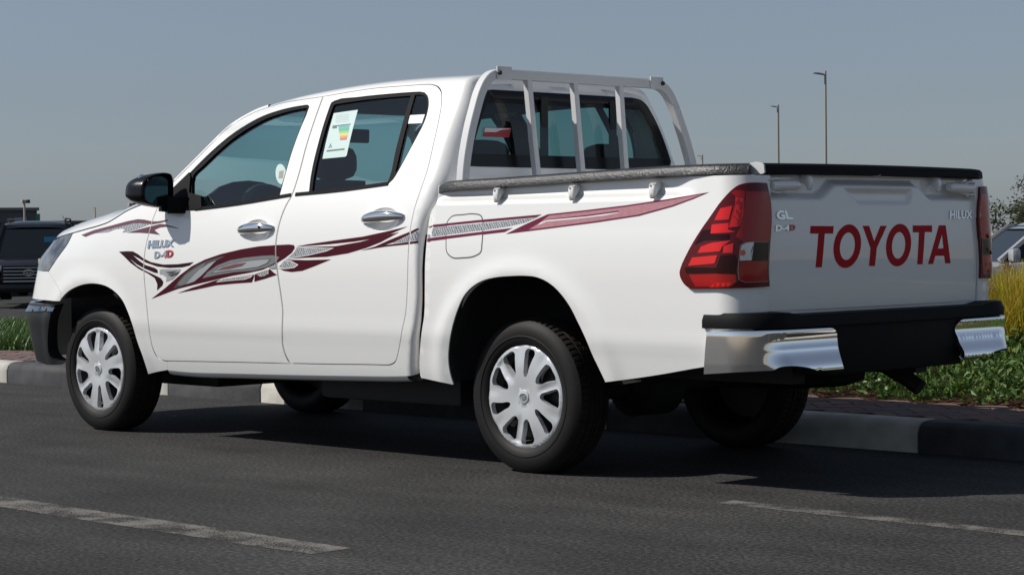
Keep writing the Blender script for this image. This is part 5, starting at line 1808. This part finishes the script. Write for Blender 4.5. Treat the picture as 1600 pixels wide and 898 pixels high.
for k in range(5):
    y0 = 230 + 22 * k
    panel('label_print', [[tuple(solve(side, *p)) for p in tr('L3', [(262, y0 + 3), (430, y0 - 16), (429, y0 - 11), (261, y0 + 8)])]], side, mat('label_ink_pale%d' % k, (0.42, 0.52, 0.52), 0.5), en, off=-0.0097, rim=0)
st2 = [solve(side, *p) for p in tr('D', [(722, 240), (825, 234), (805, 290), (718, 294)])]
wl2 = panel('paper_label', [[tuple(p) for p in st2]], side, mat('white_label', (0.75, 0.75, 0.75), 0.5), rd, off=-0.0085, rim=0)
cst = [solve(side, *p) for p in tr('C', [(965 + 34 * math.cos(t) + 4 * math.sin(t) * -1, 615 - 65 * math.sin(t)) for t in np.linspace(0, 2 * math.pi, 24, endpoint=False)])]
rs = panel('round_sticker', [[tuple(p) for p in cst]], side, STK, fd, off=-0.0105, rim=0)
cst2 = [solve(side, *p) for p in tr('C', [(955, 597), (983, 592), (978, 640), (950, 644)])]
panel('sticker_print', [[tuple(p) for p in cst2]], side, mat('sticker_brown', (0.28, 0.26, 0.22), 0.6), rs, off=-0.0098, rim=0)
# red label on the rear window
q = [on_x(*p, -0.449) for p in tr('E', [(274, 462), (430, 468), (443, 413), (286, 407)])]
RW = lambda P_, o_: [(p[0] + o_, p[1], p[2]) for p in P_]
tagl = mesh_obj('window_sticker', RW(q, 0.002), [(0, 1, 2, 3)], mat('sticker_red', (0.33, 0.02, 0.03), 0.4), rwin, smooth_shade=False)
q2 = [on_x(*p, -0.449) for p in tr('E', [(284, 436), (352, 437), (384, 424), (438, 418), (440, 416), (290, 411)])]
mesh_obj('sticker_band', RW(q2, 0.003), [tuple(range(6))], mat('sticker_white', (0.65, 0.66, 0.68), 0.4), tagl, smooth_shade=False)

# ---- the side graphics
CLIPS = {'f': (inset(np.array(fend_loop), 0.004), side), 'd': (inset(np.array(front_door_loop), 0.005), side), 'r': (inset(np.array(rear_door_loop), 0.005), side),
         'c': (inset(np.array(cs_loop), 0.004), cab), 'b': (inset(np.array(bed_loop), 0.004), bed)}
OWNER = {'f': fender, 'd': fd, 'r': rd, 'c': shell, 'b': bside}
decals = []


def decal(where, crop, pts, material, lift=0, sm=0):
    px = tr(crop, pts)
    if sm: px = smooth(px, sm, closed=True)
    for w in where:
        cl_, surf = CLIPS[w]
        uv = [tuple(p) for p in back(surf, px)]
        clips = [cl_]
        o = panel('stripe_decal', [uv], surf, material, OWNER[w], step=0.04, edge=0.03, off=0.0010 + 0.0005 * lift, rim=0, clips=clips)
        if o: decals.append(o)


# fender flash
decal('fd', 'I', [(490, 265), (600, 222), (760, 180), (900, 142), (985, 126), (1040, 130), (1110, 145), (1160, 145), (1250, 130), (1248, 140), (1190, 157), (1110, 172), (1060, 165), (990, 160), (900, 175), (760, 208), (640, 240), (570, 263), (525, 281)], mat('flash_maroon', (0.115, 0.030, 0.045), 0.4, coat=0.5))
decal('f', 'I', [(600, 252), (760, 208), (870, 182), (960, 162), (1060, 166), (1085, 172), (980, 210), (870, 240), (850, 243), (872, 215), (840, 205), (780, 215), (720, 240), (640, 246)], HATCH, 1)
decal('fd', 'I', [(885, 245), (1090, 190), (1180, 168), (1220, 170), (1290, 188), (1350, 208), (1310, 205), (1240, 192), (1180, 198), (1130, 220), (1180, 263), (1100, 252), (1000, 245)], mat('flash_maroon2', (0.105, 0.022, 0.036), 0.4, coat=0.5))
# swoosh in front of the door gap
decal('fd', 'F', [(32, 390), (100, 386), (150, 388), (190, 410), (235, 445), (300, 477), (400, 497), (520, 494), (655, 476), (620, 505), (560, 520), (450, 525), (350, 513), (260, 482), (205, 450), (150, 420), (200, 465), (250, 500), (330, 525), (352, 540), (357, 568), (330, 565), (250, 532), (180, 495), (125, 450), (180, 505), (240, 542), (320, 580), (380, 610), (402, 640), (395, 670), (350, 712), (352, 660), (330, 610), (270, 570), (200, 535), (130, 485), (70, 425)], DKMAROON)
decal('d', 'F', [(372, 540), (400, 535), (550, 535), (520, 580), (480, 620), (425, 640), (430, 605), (395, 580), (372, 578)], LGREYV, 1)
decal('d', 'F', [(418, 560), (520, 548), (480, 570), (540, 556), (515, 585), (470, 600), (432, 577), (480, 583)], DGREYV, 2)
# main blade
decal('dr', 'F', [(303, 783), (420, 690), (540, 585), (640, 510), (750, 455), (880, 410), (1050, 370), (1200, 345), (1340, 335), (1450, 330), (1490, 335), (1497, 360), (1470, 400), (1420, 440), (1340, 490), (1230, 540), (1120, 565), (980, 590), (850, 620), (700, 655), (520, 700)], MAROON)
decal('d', 'F', [(485, 697), (540, 620), (600, 560), (680, 505), (760, 470), (850, 440), (920, 425), (840, 470), (760, 530), (700, 600), (660, 640), (590, 665)], DGREYV, 1)
decal('d', 'F', [(520, 660), (580, 590), (650, 540), (740, 490), (760, 485), (700, 550), (640, 610), (590, 660), (540, 675)], GREYV, 2)
decal('d', 'F', [(592, 662), (640, 605), (700, 545), (780, 490), (845, 463), (780, 530), (720, 590), (662, 638)], LGREYV, 3)
decal('dr', 'F', [(728, 612), (770, 560), (850, 505), (960, 462), (1080, 440), (1220, 425), (1320, 420), (1370, 435), (1340, 480), (1260, 520), (1150, 548), (1000, 560), (850, 585)], GREYV, 1)
decal('d', 'F', [(800, 573), (860, 525), (960, 490), (1080, 468), (1200, 455), (1302, 450), (1270, 490), (1200, 520), (1080, 538), (940, 552)], DGREYV, 2)
decal('d', 'F', [(812, 567), (868, 526), (962, 494), (1080, 472), (1200, 459), (1292, 455), (1262, 487), (1195, 515), (1080, 533), (940, 547)], LGREYV, 3)
decal('d', 'F', [(840, 550), (900, 520), (1000, 492), (1100, 480), (1060, 510), (960, 535)], mat('rose_vinyl', (0.14, 0.05, 0.06), 0.4, coat=0.5), 4)
decal('d', 'F', [(520, 735), (640, 690), (840, 628), (1000, 600), (1155, 578), (1150, 600), (1165, 578), (1290, 535), (1330, 570), (1350, 582), (1250, 615), (1160, 640), (1165, 580), (1140, 645), (1000, 655), (840, 670), (680, 705)], MAROON)
decal('d', 'F', [(840, 645), (890, 618), (1010, 600), (1150, 582), (1130, 605), (1080, 622), (960, 632)], WHITEV, 1)
decal('d', 'F', [(860, 638), (900, 620), (1010, 604), (1138, 588), (1120, 602), (1070, 617), (960, 627)], HATCH, 2)
decal('d', 'F', [(1180, 580), (1283, 538), (1280, 575), (1240, 595), (1210, 598)], HATCH, 2)
# behind the door gap
decal('r', 'G', [(170, 402), (260, 385), (420, 362), (620, 335), (760, 305), (915, 268), (800, 318), (700, 347), (560, 368), (400, 385), (280, 394)], MAROON)
decal('r', 'G', [(185, 402), (300, 402), (440, 398), (600, 370), (720, 340), (858, 306), (740, 370), (640, 410), (520, 445), (380, 468), (240, 474), (130, 480), (150, 450)], MAROON)
decal('r', 'G', [(180, 400), (300, 408), (430, 410), (380, 432), (260, 460), (110, 484), (160, 440)], WHITEV, 1)
decal('r', 'G', [(188, 405), (300, 412), (415, 412), (370, 428), (255, 456), (128, 476), (168, 440)], HATCH, 2)
decal('r', 'G', [(60, 540), (105, 486), (250, 490), (410, 485), (300, 530), (220, 560), (150, 568), (100, 560)], MAROON)
decal('r', 'G', [(55, 545), (105, 486), (150, 495), (196, 520), (170, 540), (110, 548)], WHITEV, 1)
decal('r', 'G', [(66, 536), (106, 492), (150, 500), (186, 520), (165, 534), (110, 542)], HATCH, 2)
decal('dr', 'G', [(0, 540), (55, 510), (60, 545), (20, 548)], HATCH, 3)
# tail of the stripe over rear door, pillar and bed
decal('rcb', 'G', [(605, 428), (700, 400), (800, 355), (917, 308), (985, 277), (980, 292), (920, 325), (850, 362), (760, 392), (920, 370), (985, 362), (980, 378), (915, 386), (760, 402)], MAROON)
decal('rc', 'G', [(812, 377), (860, 355), (920, 325), (983, 298), (978, 355), (915, 366)], HATCH, 1)
decal('cb', 'H', [(148, 200), (400, 173), (725, 144), (700, 158), (430, 183), (150, 212)], PLUM)
decal('cb', 'H', [(145, 214), (430, 188), (700, 160), (640, 185), (560, 203), (420, 225), (145, 260)], HATCH)
decal('cb', 'H', [(145, 265), (420, 231), (580, 211), (540, 232), (420, 246), (145, 281)], PLUM)
decal('b', 'H', [(545, 242), (640, 195), (755, 143), (950, 122), (1150, 98), (1350, 68), (1562, 33), (1480, 68), (1380, 105), (1210, 152), (1000, 184), (800, 210)], PLUM)
decal('b', 'H', [(720, 183), (762, 150), (950, 130), (1150, 106), (1350, 76), (1530, 43), (1460, 70), (1375, 100), (1205, 146), (1000, 177), (800, 203), (660, 220)], PINK, 1)
decal('b', 'H', [(720, 185), (760, 171), (950, 150), (1110, 128), (1112, 136), (1040, 150), (900, 166), (750, 180), (705, 200)], WHITEV, 2)
decal('b', 'H', [(745, 170), (950, 148), (1110, 126), (1113, 132), (950, 154), (755, 172)], PLUM, 3)

# mirror everything that exists on both sides
for o in mirror_me:
    mirror_copy(o)
# ================================================================== background
def lamp_post(px_top, py_top, depth, label, arm=0.9, side_=-1, group='street lamps behind the truck', lean=0.0):
    top = at_depth(px_top, py_top, depth)
    gz = ground_z(top[0], top[1]); h = top[2] - gz
    root = tag(empty('street_lamp', (top[0], top[1], gz)), label, 'street lamp', group)
    m_ = MATS.get('lamp_post_paint') or mat('lamp_post_paint', (0.33, 0.31, 0.27), 0.6)
    k = depth / FPX
    r0 = 4.2 * k * 0.5 if depth < 200 else 0.1
    MB().tube([(0, 0, 0), (0, 0, h * 0.5), (lean, 0, h)], [r0 * 1.15, r0, r0 * 0.85], 10).build('pole', m_, root)
    hd = MB()
    d = AX_R * side_
    a = np.array([0, 0, h - 0.25 * arm]); L_ = arm
    V = []
    for (t, w, hh, z) in ((0.0, 0.07, 0.10, -0.06), (0.25, 0.10, 0.12, 0.0), (0.55, 0.16, 0.12, 0.04), (0.9, 0.15, 0.07, 0.07), (1.0, 0.08, 0.04, 0.08)):
        c = a + d * L_ * t; s_ = arm / 0.9
        for (p, q) in ((-w, -hh / 2), (w, -hh / 2), (w, hh / 2), (-w, hh / 2)):
            V.append(c + np.array([AX_F[0], AX_F[1], 0]) * p * s_ + np.array([0, 0, 1]) * (q + z) * s_)
    F = [(i * 4 + j, i * 4 + (j + 1) % 4, (i + 1) * 4 + (j + 1) % 4, (i + 1) * 4 + j) for i in range(4) for j in range(4)] + [(3, 2, 1, 0), (16, 17, 18, 19)]
    hd.add(V, F)
    hd.build('lamp_head', m_, root)
    return root


lamp_post(1289.5, 111, 86, 'taller street lamp post rising above the tailgate', 0.52)
lamp_post(1215.5, 164, 108, 'shorter street lamp post left of the tall one above the tailgate', 0.40)
lamp_post(1097, 242, 190, 'far street lamp whose head just shows beside the cab guard rack', 0.5)
lamp_post(148.5, 324, 240, 'small far street lamp above the truck hood', 0.3)


def camera_mast(px, py, depth, label):
    top = at_depth(px, py, depth); gz = ground_z(top[0], top[1]); h = top[2] - gz
    root = tag(empty('floodlight_mast', (top[0], top[1], gz)), label, 'mast', 'floodlight masts')
    m_ = MATS.get('mast_paint') or mat('mast_paint', (0.42, 0.38, 0.31), 0.6)
    s = depth / FPX
    MB().tube([(0, 0, 0), (0, 0, h)], 1.7 * s, 8).build('pole', m_, root)
    for d_, w in ((-2.5, 2.2), (5.5, 2.6)):
        c = AX_R * d_ * s
        b_ = MB(); b_.box(c[0] - w * s, c[0] + w * s, c[1] - w * s, c[1] + w * s, h - 4.5 * s, h + 0.8 * s); b_.build('floodlight', m_ if d_ < 0 else GREYPL, root, bevel=0.4 * s)


camera_mast(38, 313, 95, 'beige floodlight mast above the black SUV at the left')
camera_mast(205, 318, 120, 'beige floodlight mast just showing behind the hood below the mirror')

# ---- parked vehicles
def make_suv(name, loc, rz, paint, label, group, L=4.9, W=1.95, H=1.88, front_detail=True):
    """boxy SUV, nose towards local -x"""
    root = tag(empty(name, loc, rz), label, 'car', group)
    hw_ = W / 2
    # body section: list of (x, z) of the lower body, tumblehome above
    st = [(-L / 2, 0.62, 0.45, 0.90), (-L / 2 + 0.06, 0.80, 0.32, 0.96), (-L / 2 + 0.35, 0.95, 0.28, 1.0), (-L / 2 + 1.15, 1.05, 0.28, 1.0), (-L / 2 + 1.35, 1.09, 0.28, 1.0), (0.3, 1.12, 0.28, 1.0), (L / 2 - 0.3, 1.13, 0.3, 1.0), (L / 2, 1.05, 0.42, 0.93)]
    V = []; n = 12
    for (x, zt, z0, k) in st:
        sec = [(0.80, z0), (0.96, z0 + 0.06), (1.0, z0 + 0.25), (1.0, zt - 0.18), (0.96, zt - 0.05), (0.86, zt)]
        V += [(x, hw_ * k * a, z) for a, z in sec] + [(x, -hw_ * k * a, z) for a, z in sec[::-1]]
    F = [(i * n + j, i * n + (j + 1) % n, (i + 1) * n + (j + 1) % n, (i + 1) * n + j) for i in range(len(st) - 1) for j in range(n)] + [tuple(range(n - 1, -1, -1)), tuple((len(st) - 1) * n + j for j in range(n))]
    MB().add(V, F).build('body', paint, root, auto=40)
    # cabin: glass block with roof on top
    zb = 1.09
    pts = [(-L / 2 + 1.25, zb - 0.02, 0.90), (-L / 2 + 1.95, H - 0.10, 0.74), (L / 2 - 0.55, H - 0.12, 0.74), (L / 2 - 0.10, zb - 0.02, 0.90)]
    V = [(x, s * hw_ * k, z) for s in (1, -1) for x, z, k in pts]
    MB().add(V, [(0, 1, 2, 3), (7, 6, 5, 4), (0, 4, 5, 1), (1, 5, 6, 2), (2, 6, 7, 3), (3, 7, 4, 0)]).build('cabin_glass', SUVGLASS, root, auto=20)
    rf_ = MB()
    a, b = pts[1], pts[2]
    V = []
    for x, dz in ((a[0] - 0.10, -0.05), (a[0] + 0.15, 0.05), (0.3, 0.10), (b[0] - 0.1, 0.08), (b[0] + 0.12, -0.02)):
        for t in np.linspace(-1, 1, 9):
            V.append((x, t * hw_ * 0.77, H - 0.10 + dz * 1.0 + 0.0 - 0.06 * abs(t) ** 4))
    rf_.add(V, [(i * 9 + j, i * 9 + j + 1, (i + 1) * 9 + j + 1, (i + 1) * 9 + j) for i in range(4) for j in range(8)])
    rf_.build('roof', paint, root, auto=60)
    for s in (1, -1):
        pl = MB()
        pl.sweep([(pts[0][0], s * hw_ * 0.905, zb), (pts[1][0], s * hw_ * 0.752, H - 0.10)], [(-0.04, -0.03), (0.04, -0.03), (0.04, 0.03), (-0.04, 0.03)]); pl.build('pillar', paint, root)
        for xx in (0.25, 1.25):
            p2_ = MB(); p2_.sweep([(xx, s * hw_ * 0.908, zb), (xx + 0.06, s * hw_ * 0.755, H - 0.11)], [(-0.035, -0.03), (0.035, -0.03), (0.035, 0.03), (-0.035, 0.03)]); p2_.build('pillar', SUVTRIM, root)
        MB().sweep([(a[0] + 0.3, s * hw_ * 0.68, H - 0.04), (a[0] + 0.5, s * hw_ * 0.68, H + 0.045), (b[0] - 0.4, s * hw_ * 0.68, H + 0.045), (b[0] - 0.2, s * hw_ * 0.68, H - 0.03)], [(-0.02, -0.015), (0.02, -0.015), (0.02, 0.015), (-0.02, 0.015)]).build('roof_rail', SUVTRIM, root)
        mm = MB(); mm.box(-L / 2 + 1.35, -L / 2 + 1.48, s * (hw_ + 0.10) - 0.12, s * (hw_ + 0.10) + 0.12, 1.08, 1.27); mm.build('door_mirror', paint, root, bevel=0.04)
        hl = MB(); hl.box(-L / 2 - 0.015, -L / 2 + 0.2, s * 0.72 - 0.17, s * 0.72 + 0.17, 0.74, 0.86); hl.build('headlight', LAMP_CL, root, bevel=0.03)
        for xx in (-L / 2 + 0.95, L / 2 - 1.0):
            w_ = MB(); w_.lathe([(-0.12, 0.2), (-0.125, 0.30), (-0.10, 0.375), (0.10, 0.375), (0.125, 0.30), (0.12, 0.2)], 28, c=(xx, s * (hw_ - 0.12), 0.375))
            wo = w_.build('wheel', RUBBER, root)
            MB().lathe([(s * 0.115, 0.0), (s * 0.12, 0.12), (s * 0.11, 0.22)], 20, c=(xx, s * (hw_ - 0.12), 0.375)).build('rim', SILVER, wo)
            ac = MB(); ac.lathe([(s * 0.005, 0.0), (s * 0.006, 0.43)], 28, c=(xx, s * (hw_ - 0.004), 0.40)); ac.build('wheel_arch', JAMB, wo)
    if front_detail:
        for i in range(5):
            g_ = MB(); z = 0.50 + 0.075 * i
            g_.box(-L / 2 - 0.05, -L / 2 + 0.05, -0.56, 0.56, z, z + 0.022); g_.build('grille_bar', BADGE if i != 0 else CHROME, root, bevel=0.008)
        gb = MB(); gb.box(-L / 2 - 0.025, -L / 2 + 0.02, -0.60, 0.60, 0.47, 0.86); gb.build('grille', JAMB, root)
        em = MB()
        ell = lambda rx, rz_, z0: [(-L / 2 - 0.065, rx * math.cos(t), z0 + rz_ * math.sin(t)) for t in np.linspace(0, 2 * math.pi, 25)]
        em.tube(ell(0.11, 0.075, 0.70), 0.009, 6); em.tube(ell(0.09, 0.03, 0.72), 0.008, 6); em.tube(ell(0.035, 0.07, 0.70), 0.008, 6); em.build('emblem', BADGE, root)
        bu = MB(); bu.sweep([(-L / 2 - 0.04 + 0.10 * (y / 0.95) ** 4, y, 0.36) for y in np.linspace(-0.93, 0.93, 13)], [(-0.06, -0.10), (0.06, -0.10), (0.06, 0.09), (-0.06, 0.09)]); bu.build('bumper', paint, root, bevel=0.02)
    return root


SUVGLASS = mat('parked_car_glass', (0.010, 0.014, 0.017), 0.08, spec=0.4)
SUVTRIM = mat('parked_car_trim', (0.012, 0.012, 0.013), 0.4)
BLKPAINT = mat('black_car_paint', (0.004, 0.004, 0.005), 0.25, spec=0.3, coat=0.3)
WHTPAINT = mat('white_car_paint', (0.62, 0.62, 0.61), 0.4, coat=1.0)
face_cam = math.atan2(-AX_F[1], -AX_F[0])
b = at_depth(60, 470, 50)
suv = make_suv('parked_suv', (b[0], b[1], b[2]), face_cam + math.pi + R(8), BLKPAINT, 'black SUV facing the camera beyond the grass at the left', 'parked cars')
bl = MB()
bl.box(-4.9 / 2 + 1.50, -4.9 / 2 + 1.51, -0.30, 0.02, 1.38, 1.50)
bs_ = bl.build('windscreen_sticker', mat('blue_sticker', (0.05, 0.30, 0.50), 0.5), suv)
bs_.location = (-0.05, -0.25, 0.0); 
b2 = at_depth(-14, 455, 60)
make_suv('parked_suv', (b2[0], b2[1], b2[2] - 0.12), face_cam + math.pi + R(14), WHTPAINT, 'white SUV cut off by the left edge, behind the black one', 'parked cars', front_detail=False)
b3 = at_depth(118, 455, 63)
b4 = at_depth(1650, 515, 33)
make_suv('parked_suv', (b4[0], b4[1], b4[2]), math.atan2(AX_R[1], AX_R[0]) + R(6), mat('silver_car_paint', (0.42, 0.43, 0.44), 0.35, metal=0.2, coat=1.0), 'pale SUV seen side on behind the tall grass at the right', 'parked cars', H=1.72, front_detail=False)

# ---- low building at the left
bd = at_depth(57, 350, 130)
root = tag(empty('shop_building', (bd[0], bd[1], ground_z(bd[0], bd[1])), math.atan2(AX_R[1], AX_R[0]) + R(24)), 'long grey flat roofed building with dark shopfronts at the far left', 'building')
GREYB = mat('grey_cladding', (0.105, 0.105, 0.11), 0.7, var=(0.8, 0.5, (0.085, 0.085, 0.09)))
hgt = at_depth(57, 329, 130)[2] - bd[2] + (bd[2] - ground_z(bd[0], bd[1]))
w_ = MB(); w_.box(-34, 0, -0.2, 12, 0, hgt); w_.build('wall', GREYB, root)
pr = MB(); pr.box(-34.1, 0.1, -0.4, 12.1, hgt, hgt + 0.18); pr.build('parapet', mat('parapet_grey', (0.16, 0.16, 0.16), 0.7), root)
DKWIN = mat('dark_shop_glass', (0.010, 0.012, 0.016), 0.1, coat=1.0)
for i in range(22):
    q = MB(); x0 = -0.5 - i * 1.5; h0 = 1.0 if i % 3 else 1.3
    q.box(x0 - 1.15, x0, -0.26, -0.15, hgt * 0.28, hgt * 0.28 + h0); wn_ = q.build('window', DKWIN, root)
    r_ = MB(); r_.box(x0 - 0.9 + 0.2 * (i % 2), x0 - 0.15, -0.34, -0.2, hgt * 0.28 + h0 + 0.15, hgt * 0.28 + h0 + 0.15 + 0.5); r_.build('sign_letter', SUVTRIM if i % 4 else mat('pale_sign_%d' % i, (0.30, 0.33, 0.38), 0.5), root)
gs = at_depth(59.5, 334, 120)
gr_ = tag(empty('sign_board', (gs[0], gs[1], ground_z(gs[0], gs[1])), math.atan2(AX_R[1], AX_R[0])), 'green upright sign board at the end of the grey building', 'sign')
hz = gs[2] - ground_z(gs[0], gs[1]); s_ = 120 / FPX
q = MB(); q.box(-2.6 * s_, 2.6 * s_, -0.1, 0.1, hz - 18 * s_, hz); q.build('board', mat('sign_green', (0.012, 0.16, 0.10), 0.5), gr_)
q = MB(); q.box(-0.1, 0.1, -0.08, 0.08, 0, hz - 18 * s_); q.build('post', SUVTRIM, gr_)
# crane and dark structure on the skyline
cr_ = at_depth(108, 340, 300)
cn = tag(empty('site_crane', (cr_[0], cr_[1], -0.5)), 'thin leaning crane jib with dark cab on the skyline above the SUV', 'crane')
s_ = 300 / FPX
p0 = at_depth(97.5, 337, 300); p1 = at_depth(104, 350, 300); p2 = at_depth(110, 352, 300)
rel = lambda p: (p[0] - cr_[0], p[1] - cr_[1], p[2] + 0.5)
q = MB(); q.tube([rel(p0), rel(p1)], 0.4 * s_, 5); q.tube([rel(p1), (rel(p1)[0], rel(p1)[1], 0)], 0.6 * s_, 6); q.build('jib', GREYPL, cn)
q = MB(); c = rel(at_depth(108, 348, 300)); q.box(c[0] - 3.5 * s_, c[0] + 3.5 * s_, c[1] - 3, c[1] + 3, c[2] - 3.2 * s_, c[2] + 3.2 * s_); q.build('cab', GREYPL, cn)
q = MB(); c = rel(at_depth(95, 352, 300)); q.box(c[0] - 0.5, c[0] + 0.5, c[1] - 0.5, c[1] + 0.5, 0, c[2]); q.build('base', GREYPL, cn)

# ---- tree at the right edge
TLEAF = leaf_mat('tree_leaf', (0.030, 0.045, 0.016), (0.060, 0.075, 0.026), (0.115, 0.110, 0.050))
BARK = mat('bark', (0.10, 0.085, 0.065), 0.9, bump=(12, 0.6, 0.03))
tb = at_depth(1648, 470, 46); tz = ground_z(tb[0], tb[1])
tree = tag(empty('broadleaf_tree', (tb[0], tb[1], tz)), 'loose leafy tree rising behind the pale SUV at the right edge', 'tree')
tk_ = MB(); tips = []
tk_.tube([(0, 0, 0), (0.05, 0.02, 0.9), (-0.03, 0.05, 1.7)], [0.14, 0.11, 0.09], 10)
rg = np.random.default_rng(17)
for i in range(16):
    a = i * 2.4; l = rg.uniform(0.7, 1.35); z0 = rg.uniform(1.0, 1.7)
    p0 = np.array([0, 0.03, z0]); p2_ = np.array([l * math.cos(a), l * math.sin(a), z0 + rg.uniform(0.35, 1.25)]); p1_ = (p0 + p2_) / 2 + np.array([0, 0, 0.12])
    tk_.tube([p0, p1_, p2_], [0.05, 0.03, 0.008], 6)
    for j in range(7):
        t = rg.uniform(0.4, 1.0); q0 = p0 + (p2_ - p0) * t + np.array([0, 0, .1 * (1 - t)]); d = rg.normal(0, 0.32, 3) + np.array([0, 0, 0.12]); q1 = q0 + d
        tk_.tube([q0, q0 + d * 0.5 + rg.normal(0, .03, 3), q1], [0.012, 0.008, 0.004], 4); tips.append((q0, q1))
tk_.build('trunk', BARK, tree, fix=False)
LP_ = []
for q0, q1 in tips:
    m_ = int(rg.integers(40, 110))
    t = rg.uniform(0.2, 1.15, m_)[:, None]
    LP_.append(q0 + (q1 - q0) * t + rg.normal(0, 0.085, (m_, 3)))
leaf_cloud('crown', np.concatenate(LP_), 0.075, TLEAF, tree, aspect=0.5, up=0.0, seed=9)
